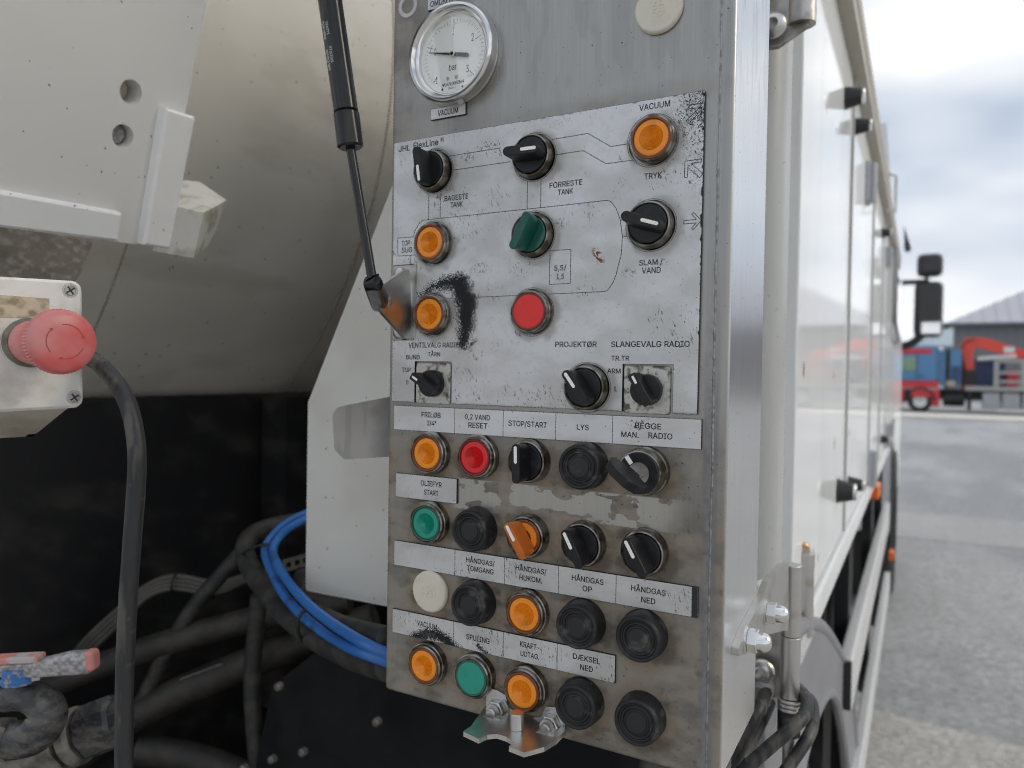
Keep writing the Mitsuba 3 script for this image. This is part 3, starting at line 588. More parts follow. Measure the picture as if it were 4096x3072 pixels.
q = np.stack([i * 46 + j, i * 46 + j + 1, (i + 1) * 46 + j + 1, (i + 1) * 46 + j], -1).reshape(-1, 4)
add(f'{V}__sealant', trimesh.Trimesh(vs, np.vstack([q[:, [0, 1, 2]], q[:, [0, 2, 3]]]), process=False), 'sealant', True)
# side guards, fender, wheels
add(f'{V}__guard_rail', rbox([-.121, 1.50, .825], [-.096, 3.45, .925], .005), 'alu')
add(f'{V}__guard_rail__end_cap', rbox([-.119, 1.494, .828], [-.098, 1.502, .919], .002), 'black')
add(f'{V}__guard_rail', rbox([-.121, 1.50, .485], [-.096, 3.72, .57], .005), 'alu')
for yy in (1.75, 2.6, 3.3):
    add(f'{V}__guard_bracket', box([-.15, yy - .03, .45], [-.122, yy + .03, 1.10]), 'dark_frame', False)
fy, fz = .95, .50
fs = lambda q: np.array([[y * 1.12, CAM_Z + (z - CAM_Z) * 1.12] for y, z in q])
fo = smooth_path(fs([(.60, 1.20), (.74, 1.205), (.87, 1.18), (1.0, 1.139), (1.17, 1.066), (1.31, .998), (1.49, .897), (1.58, .82), (1.66, .733), (1.78, .588), (1.84, .42)]), 60)
fi = smooth_path(fs([(.60, .93), (.75, 1.01), (.88, 1.04), (1.0, 1.033), (1.10, 1.01), (1.24, .9475), (1.347, .864), (1.483, .7275), (1.58, .55), (1.64, .42)]), 60)
side_ = extrude(Polygon(np.vstack([fo, fi[::-1]])).buffer(0), .012)
side_.vertices = np.c_[-.124 + side_.vertices[:, 2], side_.vertices[:, 0], side_.vertices[:, 1]]
top_ = extrude(LineString(fo).buffer(.006, 2, cap_style=2), .15); top_.vertices = np.c_[-.266 + top_.vertices[:, 2], top_.vertices[:, 0], top_.vertices[:, 1] - .008]
lip = tube(np.c_[np.full(60, -.118), fo[:, 0], fo[:, 1] - .006], .011, 10, 80)
lip2 = tube(np.c_[np.full(60, -.116), fi[:, 0], fi[:, 1]], .009, 8, 80)
for m in (side_, top_): m.fix_normals()
add(f'{V}__fender', cat(side_, top_, lip, lip2), 'grey_plastic', 40)


def wheel(key, c, r, w, rimmat='steel_dull'):
    pr = [(r * .55, -w / 2), (r * .9, -w / 2), (r * .97, -w * .42), (r, -w * .3), (r, w * .3), (r * .97, w * .42), (r * .9, w / 2), (r * .55, w / 2)]
    t = lathe(pr, 48); t.vertices = np.array(c) + t.vertices[:, [2, 0, 1]]
    k = add(key, t, 'tyre', 40)
    rm = lathe([(0, -w * .2), (r * .2, -w * .2), (r * .22, -w * .28), (r * .5, -w * .38), (r * .56, -w * .46), (r * .57, -w * .3), (r * .57, w * .46), (r * .5, w * .38), (r * .25, w * .2), (r * .22, w * .3), (r * .12, w * .32), (0, w * .32)], 40)
    rm.vertices = np.array(c) + rm.vertices[:, [2, 0, 1]]
    add(key + '__rim', rm, rimmat, 40)


wheel(f'{V}__wheel', [-.30, fy, .52], .52, .30)
wheel(f'{V}__front_wheel', [-.27, 5.45, .50], .50, .30)
add(f'{V}__battery_box', rbox([-.55, 2.3, .62], [-.20, 3.0, 1.08], .01), 'dark_frame')
add(f'{V}__air_tank', cyl([-.35, 3.3, .85], [-.35, 3.9, .85], .14, 24, .03), 'dark_frame')
add(f'{V}__underframe', box([-.9, 1.7, .55], [-.6, 6.5, 1.05]), 'dark_frame', False)
for y, z in ((2.55, 1.095), (4.5, .48)):
    add(f'{V}__marker_light', rbox([-.125, y - .05, z - .022], [-.100, y + .05, z + .022], .005), 'amber')
# cab in front
cab = hull([[-2.4, 4.75, .55], [-.135, 4.75, .55], [-.135, 7.1, .55], [-2.4, 7.1, .55], [-2.4, 4.75, 2.9], [-.20, 4.75, 2.9], [-.135, 4.75, 2.2], [-.135, 7.1, 1.9], [-.22, 6.6, 2.9], [-2.35, 6.6, 2.9], [-2.4, 7.1, 1.9]])
add(f'{V}__cab', cab, 'truck_white', 20)
add(f'{V}__cab__wing_deflector', hull([[-.14, 6.7, 2.66], [-.13, 6.7, 2.45], [-.08, 6.72, 2.47], [-.135, 6.9, 2.66], [-.10, 6.9, 2.47]]), 'black')
add(f'{V}__mudguard', box([-.45, 4.78, .45], [-.125, 4.86, 1.2]), 'dark_frame', False)


def mirror(lo, hi):
    k = add(f'{V}__mirror', rbox(lo, hi, .05, 3), 'mirror_black', 40)
    return k


k = mirror([-.055, 6.96, 1.775], [.155, 7.10, 2.235])
add(f'{k}__glass', rbox([.00, 6.950, 1.80], [.140, 6.962, 1.90], .006), 'mirror_glass')
k = mirror([-.042, 6.96, 2.275], [.148, 7.08, 2.465])
add(f'{V}__mirror_arm', tube([[-.15, 7.0, 2.235], [-.05, 7.0, 2.235], [.04, 7.0, 2.24], [.02, 7.02, 2.30]], .022, 8, 24, spline=False), 'black')
add(f'{V}__mirror_arm', tube([[-.16, 7.0, 1.70], [-.08, 7.0, 1.72], [.0, 7.0, 1.79]], .034, 8, 20), 'black')
add(f'{V}__grab_rail', tube([[-.115, 3.5, 2.0], [-.098, 3.5, 1.99], [-.098, 3.52, 1.68], [-.098, 4.2, 1.63], [-.118, 4.25, 1.62]], .010, 8, 30, spline=False), 'grey_hinge', True)
# hinges between the post and the control box
for zc_, zlo, zhi in ((1.7588, 1.753, 2.10), (1.1831, 1.02, 1.30)):
    up = zlo > 1.5
    e_top = zc_ + .3 if up else zc_ + .05
    b_ = .013 if up else .028
    pl_ = slab([[-.165, .695, zc_ - b_], [-.118, .695, zc_ - b_ - .002], [-.092, .695, zc_ - b_ + .012], [-.092, .695, e_top], [-.165, .695, e_top]], .008, [0, -1, 0])
    k = add(f'{V}__post_hinge', pl_, 'steel_dull', False)
    c = np.array([-.1205 if up else -.1182, .687, zc_])
    s = lathe([(0, .001), (.0042, .001), (.0048, .0062), (.0075, .0058), (.0108, .0030), (.0118, 0), (0, 0)], 28); s.vertices = c + s.vertices @ frame([0, -1, 0]).T
    add(f'{k}__screw', s, 'steel', 40)
    if up:
        tb = trimesh.creation.annulus(.0062, .0118, zhi - zlo + .008, sections=36); tb.apply_translation([-.0985, .70, (zlo + zhi) / 2 + .011])
        add(f'{k}__tube', tb, 'steel_dull', 40)
a, b = np.array(D['pipe2'])
k = add(f'{V}__hinge_pin', cyl(b, a - [0, 0, .008], .0093, 28), 'steel_satin')
add(f'{k}__collar', cyl(a - [0, 0, .012], a + [0, 0, .006], .0100, 28), 'steel_satin')
add(f'{k}__grease_cap', cyl(a + [-.004, 0, .006], a + [-.002, 0, .018], .006, 16, .002), 'brass')
add(f'{k}__lug', rbox(a + [-.03, -.008, .004], a + [.004, .008, .012], .002), 'steel_dull')
# painted angle panel between tank and box
m = slab(D['wing'], .006, [0, -1, 0], .004); add(f'{V}__angle_panel', m, 'paint_white', 30)

# ---- white plastic plate and the parts near the tank ------------------------------------
N = np.array(D['N'])
W_ = thing('wear_plate', 'large white plastic plate with two bolt holes, tilted in front of the beige tank', 'plate')
h1, h2 = D['holes']
m = slab(D['pe'], .022, N, .002, hole=[(h1, .0112), (h2, .0108)])
add(f'{W_}__sheet', m, 'poly_white', 30)
m = slab(D['pe'], .004, N, .002); m.vertices -= N * .0225; add(f'{W_}__backing', m, 'paint_block', False)
F = frame(N)
for hh, mt in ((h1, 'box_beige'), (h2, 'zinc_worn')):
    c = np.array(hh)
    if mt == 'zinc_worn':
        b = cyl(c - N * .021, c - N * .010, .0098, 6, .0008)
        add(f'{W_}__bolt', b, mt, 20, label='dark hexagon bolt head sunk in the lower hole')
    else:
        b = cyl(c - N * .021, c - N * .017, .0075, 24); add(f'{W_}__bolt', b, mt, 30, label='painted bolt end deep in the upper hole')
for key in ('peV', 'peH'):
    p = np.array(D[key])
    if key == 'peH':
        p = np.array([p[1] + 2.4 * (p[0] - p[1]), p[1], p[2], p[2] + 2.4 * (p[3] - p[2])])
    ch = .0025
    o = p.mean(0); q = (p - o) @ F; po = Polygon(q[:, :2])
    pin_ = po.buffer(-ch, join_style=2)
    pts = np.vstack([np.c_[np.array(po.exterior.coords), np.full(5, -.0135)], np.c_[np.array(po.exterior.coords), np.full(5, -ch)], np.c_[np.array(pin_.exterior.coords), np.zeros(len(pin_.exterior.coords))]])
    m = hull(o + pts @ F.T)
    add(f'{W_}__edge_strip', m, 'poly_strip', 20)
for s in D['screws']:
    c = np.array(s); add(f'{W_}__rusty_screw', cyl(c - N * .002, c + N * .004, .0045, 14, .001), 'rust_paint')
bl = hull(np.array(D['block']))
add('mounting_block', bl, 'paint_block', 15, label='dirty white wedge shaped block sticking out beside the vertical edge strip', category='block')
r_ = np.array(D['rust'])
m = slab(r_, .04, [.88, -.47, 0], .003); add('rusty_bracket', m, 'rust_paint', 20, label='grey brown bracket with flaking paint under the white plate', category='bracket')

# ---- emergency stop ---------------------------------------------------------------------
nb = np.array(D['nb']); e_ = np.array(D['ebox']); Fb = frame(nb)
E_ = thing('emergency_stop_box', 'white dirty enclosure with a sticker and corner screws carrying the red stop button', 'enclosure')
lid = slab(e_, .012, nb, .006, hole=[(D['escrew'][0], .0040), (D['escrew'][1], .0040)])
o = e_.mean(0); q = (e_ - o) @ Fb
po = Polygon(q[:, :2]).buffer(-.006).buffer(.006, 8); pi_ = po.buffer(-.0018)
lid_edge = hull(np.vstack([np.c_[np.array(po.exterior.coords), np.full(len(po.exterior.coords), -.010)], np.c_[np.array(po.exterior.coords), np.full(len(po.exterior.coords), -.0018)], np.c_[np.array(pi_.exterior.coords), np.zeros(len(pi_.exterior.coords))]]))
lid_edge.vertices = o + lid_edge.vertices @ Fb.T
add(f'{E_}__lid', lid_edge, 'box_white', 25)
bd = po.buffer(-.001); b2 = sbox(bd.bounds[0], bd.bounds[1] - .021, bd.bounds[2] - .012, bd.bounds[3] - .01)
body = hull(np.vstack([np.c_[np.array(bd.exterior.coords), np.full(len(bd.exterior.coords), -.010)], np.c_[np.array(b2.exterior.coords), np.full(len(b2.exterior.coords), -.052)]]))
body.vertices = o + body.vertices @ Fb.T
add(f'{E_}__body', body, 'box_beige', 25)
for s in D['escrew']:
    c = np.array(s)
    sc = lathe([(0, .0004), (.0032, .0004), (.0037, .0), (.0037, -.002), (0, -.002)], 24); sc.vertices = c + nb * .0003 + sc.vertices @ Fb.T
    k = add(f'{E_}__screw', sc, 'zinc_worn', 30)
    ang = .6; cr = []
    for t_ in (ang, ang + math.pi / 2):
        d_ = Fb @ np.array([math.cos(t_), math.sin(t_), 0]); e2 = Fb @ np.array([-math.sin(t_), math.cos(t_), 0])
        cr.append(hull([c + nb * (.0006 + z_) + d_ * x_ + e2 * y_ for x_ in (-.003, .003) for y_ in (-.0005, .0005) for z_ in (0, .0003)]))
    add(f'{k}__slot', cat(*cr), 'black', False)
    rg = trimesh.creation.annulus(.0040, .0048, .0006, sections=32); rg.vertices = c + rg.vertices @ Fb.T
    add(f'{k}__rim', rg, 'box_beige', 30)
m = slab(D['esticker'], .0004, nb); m.vertices += nb * .0005; add(f'{E_}__sticker', m, 'sticker', False)
S_ = thing('emergency_stop_button', 'faded red mushroom push button with twist arrows on the white enclosure', 'push button')
c = np.array(D['estop'])


def on_stop(m): m = m.copy(); m.vertices = c + m.vertices @ Fb.T; return m


add(f'{S_}__collar', on_stop(lathe([(0, 0), (.0155, 0), (.0155, .004), (.0142, .006), (0, .006)], 48)), 'fitting', 30)
add(f'{S_}__stem', on_stop(lathe([(0, .005), (.0135, .005), (.0138, .008), (.0134, .045), (0, .045)], 48)), 'stop_red', 30)
pr = [(0, .028), (.0143, .028), (.0176, .0315), (.0190, .0345), (.0190, .0385), (.0184, .0412), (.0170, .0430), (.0143, .0442), (.0097, .0449), (.005, .0451), (0, .0452)]
hd = lathe([(r_, h_ + .0128) for r_, h_ in pr], 120)
rad = np.hypot(hd.vertices[:, 0], hd.vertices[:, 1]); tt = np.arctan2(hd.vertices[:, 1], hd.vertices[:, 0])
sel = (rad > .0182) & (hd.vertices[:, 2] < .0528)
hd.vertices[sel, :2] *= (1 + .022 * np.sign(np.cos(tt[sel] * 60))[:, None])
k = add(f'{S_}__head', on_stop(hd), 'stop_red', 30)
for a0 in (20, 140, 260):
    th = np.radians(np.linspace(a0, a0 + 78, 20)); arc = LineString(np.c_[.0100 * np.cos(th), .0100 * np.sin(th)]).buffer(.00032, 3)
    e0 = np.array([.0100 * math.cos(th[0]), .0100 * math.sin(th[0])]); tg = np.array([math.sin(th[0]), -math.cos(th[0])]); rd = e0 / .0100
    tri = Polygon([e0 + tg * .0018, e0 + rd * .0012, e0 - rd * .0012])
    m = extrude(arc.union(tri), .0003); m.apply_translation([0, 0, .0576]); add(f'{k}__arrow', on_stop(m), 'stop_groove', False)
H_ = add('rubber_hose', tube(D['ehose'], .0053, 24, 150, bump=.10, seed=3), 'hose_black', True, label='thick scuffed black rubber cable hanging down from the stop button enclosure', category='cable')

# ---- ball valve -------------------------------------------------------------------------
L_ = thing('ball_valve', 'worn ball valve with grey pink lever, blue body and black elbow at the bottom left', 'valve')
lv = [np.array(x) for x in D['lever']]
ax = (lv[3] - lv[0]) / np.linalg.norm(lv[3] - lv[0]); sd = np.cross([0, 0, 1], ax); sd /= np.linalg.norm(sd); upv = np.cross(ax, sd)


def bar(a, b, w, h, r):
    m = rbox([0, -w / 2, -h / 2], [np.linalg.norm(b - a), w / 2, h / 2], r); R_ = np.stack([ax, sd, upv], 1); m.vertices = a + m.vertices @ R_.T
    return m


add(f'{L_}__lever', hull(np.vstack([bar(lv[1] - ax * .01 - upv * .004, lv[1] + ax * .012 - upv * .004, .012, .011, .002).vertices, bar(lv[2] + ax * .012, lv[3], .014, .019, .006).vertices])), 'zinc_worn', 30)
add(f'{L_}__lever_shaft', bar(lv[0] - upv * .004, lv[1] + ax * .0 - upv * .004, .012, .0105, .002), 'zinc_worn', 30)
add(f'{L_}__lever_sleeve', bar(lv[0] + upv * .004, lv[1] + ax * .004 + upv * .003, .013, .006, .002), 'lever_red', 30)
add(f'{L_}__lever_tip', bar(lv[3] - ax * .004, lv[3] + ax * .0008, .0125, .0165, .0035), 'lever_red', 30)
v0, v1 = (np.array(x) for x in D['valvecol'])
add(f'{L_}__neck', cat(cyl(v0 + [0, 0, .004], v1 + [0, 0, .006], .0115, 30, .001), cyl(v0 + [0, 0, -.008], v0 + [0, 0, -.003], .0127, 30), ), 'valve_blue')
add(f'{L_}__nut', cyl(lv[2] - upv * .012 - ax * .012, lv[2] - upv * .004 - ax * .012, .0055, 6), 'steel_dull', 20)
el = np.array(D['elbow'])
add(f'{L_}__elbow', tube(el, [.0105 + .0045 * min(1, t_ * 2.2) for t_ in np.linspace(0, 1, 70)], 28, 70, bump=.08, seed=7), 'elbow_black', True)
ft = np.array(D['fit']); dirf = (ft[4] - ft[0]) / np.linalg.norm(ft[4] - ft[0])
add(f'{L_}__elbow_collar', cyl(el[5] - [.006, .003, .0], el[5] - [.03, .015, .001], .0165, 6, .002), 'fitting', 25)
add(f'{L_}__coupling', tube(ft[[0, 1, 2]], .0235, 24, 30), 'fitting', True)
add(f'{L_}__coupling', cyl(ft[2] - dirf * .012, ft[2] + dirf * .016, .0265, 8, .002), 'fitting', 25)
add(f'{L_}__coupling', cyl(ft[2] + dirf * .019, ft[2] + dirf * .032, .0250, 30, .003), 'fitting')
add(f'{L_}__coupling', cyl(ft[2] + dirf * .034, ft[2] + dirf * .068, .0235, 8, .003), 'elbow_black', 25)

# ---- hoses and cables in the recess -----------------------------------------------------
add('blue_hose', tube(D['blue'][0], .0047, 16, 90), 'hose_blue', True, label='outer of two bright blue air hoses curving under the white angle panel', category='hose', group='blue air hoses')
add('blue_hose', tube(D['blue'][1], .0047, 16, 90), 'hose_blue', True, label='inner of two bright blue air hoses, nearer the white angle panel', category='hose', group='blue air hoses')
add('corrugated_conduit', tube(D['blk'][0], .0118, 18, 90, bump=.06, seed=2), 'hose_dusty', True, label='thick dusty black conduit following below the blue hoses', category='hose')
add('corrugated_conduit', tube(D['blk'][1], .0105, 18, 60, bump=.06, seed=4), 'hose_dusty', True, label='black conduit running behind the blue hoses towards the box', category='hose')
add('hanging_hose', tube(D['hoseD'], .0108, 18, 60, bump=.05, seed=6), 'hose_dusty', True, label='dark grey hose hanging straight down left of the box', category='hose')
add('hanging_hose', tube(D['bars'][2], .0105, 18, 60, bump=.04, seed=8), 'hose_dusty', True, label='dark grey hose slanting down to the left under the tank', category='hose')
for k, b in enumerate(D['bundle']):
    add('cable', tube(b, .0040, 10, 50), 'cable_grey', True, label=f'{("topmost", "second from the top", "third from the top", "lowest")[k]} grey cable of the tied bundle in the dark under the tank', category='cable', group='grey cables of the tied bundle under the tank')
for w_, p, q in (('left', D['bundle'][0][4], D['bundle'][3][4]), ('right', D['bundle'][0][5], D['bundle'][3][5])):
    c = (np.array(p) + np.array(q)) / 2; th = np.linspace(0, 2 * np.pi, 24)
    d1 = np.array(D['bundle'][0][5]) - np.array(D['bundle'][0][4]); Ff = frame(d1)
    add('cable_tie', tube([c + Ff @ np.array([.011 * math.cos(t_), .014 * math.sin(t_), 0]) for t_ in th], .0016, 6, 24, spline=False), 'black', True, label=f'black cable tie around the grey cable bundle, the {w_} one of two', category='cable tie', group='black ties on the grey bundle')
for idx, (a, b) in enumerate(((D['blue'][0][3], D['blue'][0][4]), (D['blue'][0][6], D['blue'][0][7]))):
    a, b = np.array(a), np.array(b); i_ = np.array(D['blue'][1][3 if idx == 0 else 6]); kx = np.array(D['blk'][0][3 if idx == 0 else 6])
    c = (a + kx) / 2; Ff = frame(b - a); th = np.linspace(0, 2 * np.pi, 30)
    h_ = np.linalg.norm(a - kx) / 2 + .0125
    dn = (a - kx) / np.linalg.norm(a - kx); dm = np.cross((b - a) / np.linalg.norm(b - a), dn)
    add('cable_tie', tube([c + dn * h_ * math.cos(t_) + dm * .0128 * math.sin(t_) for t_ in th], .0018, 6, 30, spline=False), 'black', True, label=('black cable tie round the blue hoses at the top of their bend', 'black cable tie round the blue hoses below the white angle panel')[idx], category='cable tie')
sp_ = np.array(D['strip_perf']); ns_ = np.cross(sp_[1] - sp_[0], sp_[3] - sp_[0]); ns_ = ns_ * (-1 if ns_[1] > 0 else 1)
def lerp4(s, t): return (sp_[0] * (1 - s) + sp_[1] * s) * (1 - t) + (sp_[3] * (1 - s) + sp_[2] * s) * t
m = slab(sp_, .003, ns_, 0, hole=[([lerp4(a - .09, .3), lerp4(a + .09, .3), lerp4(a + .09, .72), lerp4(a - .09, .72)],) for a in (.2, .52, .82)])
add('perforated_rail', m, 'cable_grey', False, label='short pale perforated rail behind the blue hoses', category='rail')
add('straw', tube([D['straw'][0], D['straw'][1]], .0016, 6, 4, spline=False), 'cable_grey', True, label='thin pale straw lying on the dark chassis tubes', category='straw')

# ---- control box ------------------------------------------------------------------------
BXW, BXT, BXB = 247.0, 420.0, -239.0
C_ = thing('control_box', 'stainless steel control box with label strips, hanging on the rear corner of the white truck', 'control box')
bx = rbox([0, BXB, -104], [BXW, BXT, 0], 3.2, 2)
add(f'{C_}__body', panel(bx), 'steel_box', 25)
# bottom flange below the front
DEV = [(COLS[0], ROWS[0]), (COLS[2], ROWS[0]), (COLS[4], ROWS[0]), (COLS[0], ROWS[1]), (COLS[2], ROWS[1]), (COLS[4], ROWS[1]), (COLS[0], ROWS[2]), (COLS[2], ROWS[2]), (159.6, ROWS[3])]
P_ = D['plates']
mp = Polygon([P_['main'][0], P_['main'][1], P_['main'][2], (230.0, -24.4), (5.0, -24.2), (4.9, 20.6), P_['main'][5], P_['main'][4], (4.5, 75)]).buffer(-.6).buffer(.6, 3)
for c in DEV: mp = mp.difference(Point(c).buffer(15.0, 24))
SW = [(41.4, -10.2), (199.0, -10.6)]
for c in SW: mp = mp.difference(sbox(c[0] - 15.8, c[1] - 15.4, c[0] + 15.8, c[1] + 15.4))
core = extrude(mp, 1.95); core.apply_translation([0, 0, .05])
m = extrude(mp.buffer(-.22), .05); m.apply_translation([0, 0, 2.0])
add(f'{C_}__main_plate__core', panel(core), 'ink', False)
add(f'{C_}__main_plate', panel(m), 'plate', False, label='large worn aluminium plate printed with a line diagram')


def plate(key, q, mat='plate_new', h=1.6, lab=None):
    u0, v0, u1, v1 = (q[0][0] + q[3][0]) / 2, (q[2][1] + q[3][1]) / 2, (q[1][0] + q[2][0]) / 2, (q[0][1] + q[1][1]) / 2
    core = extrude(sbox(u0, v0, u1, v1), h - .05); core.apply_translation([0, 0, .05])
    m = extrude(sbox(u0 + .2, v0 + .2, u1 - .2, v1 - .2), .05); m.apply_translation([0, 0, h])
    k = add(f'{C_}__{key}', panel(m), mat, False, label=lab)
    add(f'{k}__core', panel(core), 'ink', False)
    return k, (u0, v0, u1, v1)


PK = {'main': (f'{C_}__main_plate', 2.05)}
for key, name, mat, lab in (('strip1', 'label_strip', 'plate_new', 'label strip reading FRILØB to BEGGE MAN. RADIO'), ('olie', 'label_strip', 'plate', 'short label plate reading OLIEFYR START'), ('strip3', 'label_strip', 'plate', 'label strip with the HÅNDGAS fields and a blackened right end'),
                            ('strip4', 'label_strip', 'plate', 'sooty label strip reading VACUUM-PUMPE to DÆKSEL NED'), ('vac', 'label_strip', 'plate_new', 'small label reading VACUUM under the gauge'), ('omd', 'label_strip', 'plate_new', 'label above the gauge reading OMDREJ.')):
    k, bb = plate(name, P_[key], mat, lab=lab)
    PK[key] = (k, 1.65)
    for u_ in {'strip1': [q[0] for q in P_['div1']], 'strip3': [q[0] for q in P_['div3']], 'strip4': [q[0] for q in P_['div4']]}.get(key, []):
        m = strip([(u_, bb[1] + .1), (u_, bb[3] - .1)], .35, 1.65); add(f'{k}__divider_line', panel(m), 'ink', False)
    if key == 'strip3':
        m = strip([(230.3, bb[1] + .2), (230.3, bb[3] - .2)], 3.4, 1.65, .15); add(f'{k}__worn_end', panel(m), 'ink', False)
for key, s, u, v, w, cap, b in D['texts']:
    k, h = PK[key]
    m = text(s, u, v, max(w, 1.2), cap, h, True)
    add(f'{k}__lettering', panel(m), 'ink_faded' if s == 'PUMPE' else 'ink', False)
k, h = PK['main']
m = trimesh.creation.annulus(1.45, 1.7, .1, sections=32); m.apply_translation([46.6, 160.6, h + .05]); ms = [m]
for l in D['lines']: ms.append(strip(l, .42, h))
for c in DEV:
    m = trimesh.creation.annulus(15.75, 16.05, .12, sections=64); m.apply_translation([c[0], c[1], h + .06]); ms.append(m)
add(f'{k}__line_diagram', panel(cat(*ms)), 'ink', False)
# scar of an old label ring, spots
m = trimesh.creation.annulus(5.5, 8.2, .12, sections=40); m.apply_translation([13.5, 262, .05])
for r_i in range(1): add(f'{C_}__glue_ring', panel(m), 'steel_dull', False)
# gas strut bracket
xb = D['xb']; sb = np.array(D['sbr'])
m = slab(sb, .003, [1, 0, 0], .0006); k = add(f'{C_}__strut_bracket', m, 'steel', 20)
fl = extrude(sbox(6.5, 22, 26.2, 74.5), 2.6); fl.apply_translation([0, 0, .1]); add(f'{k}__flange', panel(fl), 'steel_dull', False)
for b in D['sbolt']:
    s = lathe([(0, 4.6), (2.2, 4.2), (4.2, 2.9), (5.0, 1.2), (5.2, 0), (0, 0)], 24); s.apply_translation([b[0] + 2, b[1], 2.6]); add(f'{k}__bolt', panel(s), 'steel')
rv = np.array(D['rivet']); s = lathe([(0, .0018), (.002, .0016), (.0034, .0009), (.0041, 0), (0, 0)], 24); s.vertices = rv + s.vertices @ frame([1, 0, 0]).T; add(f'{k}__rivet', s, 'steel')
# side tab
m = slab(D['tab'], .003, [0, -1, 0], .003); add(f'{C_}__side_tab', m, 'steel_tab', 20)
# hook bracket at the bottom edge
zb = D['zb']
hp = Polygon([(90, -216.5), (98, -216.5), (104.5, -218.5), (107, -226), (113, -228.5), (126, -228.5), (132, -226), (134.5, -219), (146, -217.2), (148.5, -219), (148.5, -229.5), (89.5, -229.5)]).buffer(-.5).buffer(.5, 4)
m = extrude(hp, 2.5); m.apply_translation([0, 0, .1]); k = add(f'{C_}__hook_bracket', panel(m), 'steel', 20, label='steel hook bracket bolted to the lower edge')
sh = np.array(D['shelf']); m = slab(sh, .003, [0, 0, 1], .0006, hole=[(s,) for s in D['slots']])
add(f'{k}__shelf', m, 'steel', 20)
br_ = slab([[-.2545, .4322, zb], [-.1945, .4322, zb], [-.1945, .412, zb], [-.2495, .412, zb]], .003, [0, 0, 1], 0, hole=[(s,) for s in D['slots']]); br_.vertices[:, 2] -= .0004
add(f'{k}__fold', br_, 'steel', False)
for b in D['nuts']:
    w_ = lathe([(0, 0), (7.8, 0), (7.8, 1.2), (0, 1.2)], 30); w_.apply_translation([b[0], b[1], 2.6]); kk = add(f'{k}__washer', panel(w_), 'steel')
    nn = cyl([b[0], b[1], 3.8], [b[0], b[1], 9.5], 6.6, 6, .5); add(f'{k}__nut', panel(nn), 'steel', 20)
    st = cyl([b[0], b[1], 9], [b[0], b[1], 15], 3.6, 20, .8); add(f'{k}__stud', panel(st), 'steel_dull', 30)
    ns = trimesh.creation.annulus(3.7, 5.2, 2.2, sections=24); ns.apply_translation([b[0], b[1], 10]); add(f'{k}__lock_ring', panel(ns), 'steel', 30)
pn = np.array(D['pin'][0]); add(f'{k}__pin', cyl(pn, pn + [0, 0, .0105], .0045, 28, .0003), 'steel')
# conduit below the box
zz_ = np.linspace(0, 120, 160)
pf = [(11.5 + (.9 if i_ % 4 < 2 else 0), z_) for i_, z_ in enumerate(zz_)]
m = lathe([(0, 0)] + pf + [(0, 120)], 40); m.vertices = m.vertices[:, [0, 2, 1]] * [1, -1, 1]; m.invert() if m.volume < 0 else None
m.apply_translation([205, BXB + 1, -18]); add(f'{C_}__ribbed_conduit', panel(m), 'cable_grey', True)
m2 = m.copy(); m2.apply_translation([30, 0, -8]); add(f'{C_}__ribbed_conduit', panel(m2), 'cable_grey', True)
# hinge bracket on the right side
hb = np.array(D['hbr']); hb[:, 0] = -.0915
m = slab(hb, .0047, [1, 0, 0], .002); hk = add(f'{C_}__hinge_bracket', m, 'steel_satin', 20, label='bent steel hinge bracket on the right side of the box')
for a, b in zip(D['capnut'], D['capnut_end']):
    a, b = np.array(a), np.array(b); a[0] = -.0915; L = b[0] - a[0] + .0015; Fx = frame([1, 0, 0])
    w_ = lathe([(0, 0), (.0086, 0), (.0086, .0014), (0, .0014)], 30); w_.vertices = a + w_.vertices @ Fx.T; add(f'{hk}__washer', w_, 'chrome_bright')
    hx = cyl([0, 0, .0014], [0, 0, L * .48], .0076, 6, .0006); dm = lathe([(0, L * .46), (.0060, L * .46), (.0060, L * .66), (.0056, L * .80), (.0042, L * .93), (.002, L * .99), (0, L)], 32)
    hx.vertices = a + hx.vertices @ Fx.T; dm.vertices = a + dm.vertices @ Fx.T
    add(f'{hk}__cap_nut', hx, 'chrome_bright', 20); add(f'{hk}__cap_nut_dome', dm, 'chrome_bright', 40)
pp = np.array(D['pipe']); pp[:, :2] = pp[0, :2] * .985
R_p = .0082
add(f'{hk}__hinge_tube', cyl(pp[1] + [0, 0, .0003], pp[0], R_p, 36, .0006), 'steel_satin')
add(f'{hk}__lower_tube', cyl(pp[2], pp[1] - [0, 0, .0003], R_p, 36, .0004), 'steel_satin')
for k_ in range(3): add(f'{hk}__ring', cyl(pp[2] - [0, 0, .0036 * (k_ + 1)], pp[2] - [0, 0, .0036 * k_ + .0006], R_p * 1.22, 36, .0008), 'steel_satin')
add(f'{hk}__bushing', cyl(pp[4] - [0, 0, .006], pp[3], R_p * 1.16, 30), 'rubber')
add(f'{hk}__rod', cyl(pp[4] - [0, 0, .05], pp[4], R_p * .6, 20), 'steel_dull')
nm = ('coming down left of the hinge tube', 'looping round and crossing in front of the hinge tube', 'rightmost, hanging behind the loop', 'squeezed between the hinge tube and the left one')
for p, s in zip(D['cableR'], nm):
    p = np.array(p)
    add('power_cable', tube(p, .0053, 18, 70, bump=.05, seed=5), 'hose_black', True, label=f'black rubber cable {s}', category='cable', group='black cables by the hinge tube')
vv = np.linspace(BXB + 6, 400, 520)
wu = 238.6 + .5 * (meshkit.noise(np.stack([vv * .05, vv * 0, vv * 0], -1)) - .5)
wr = .75 + .22 * np.sin(vv * 1.55) * meshkit.noise(np.stack([vv * .09, vv * 0 + 3, vv * 0], -1)) + .4 * (meshkit.noise(np.stack([vv * .5, vv * 0 + 9, vv * 0], -1)) - .5)
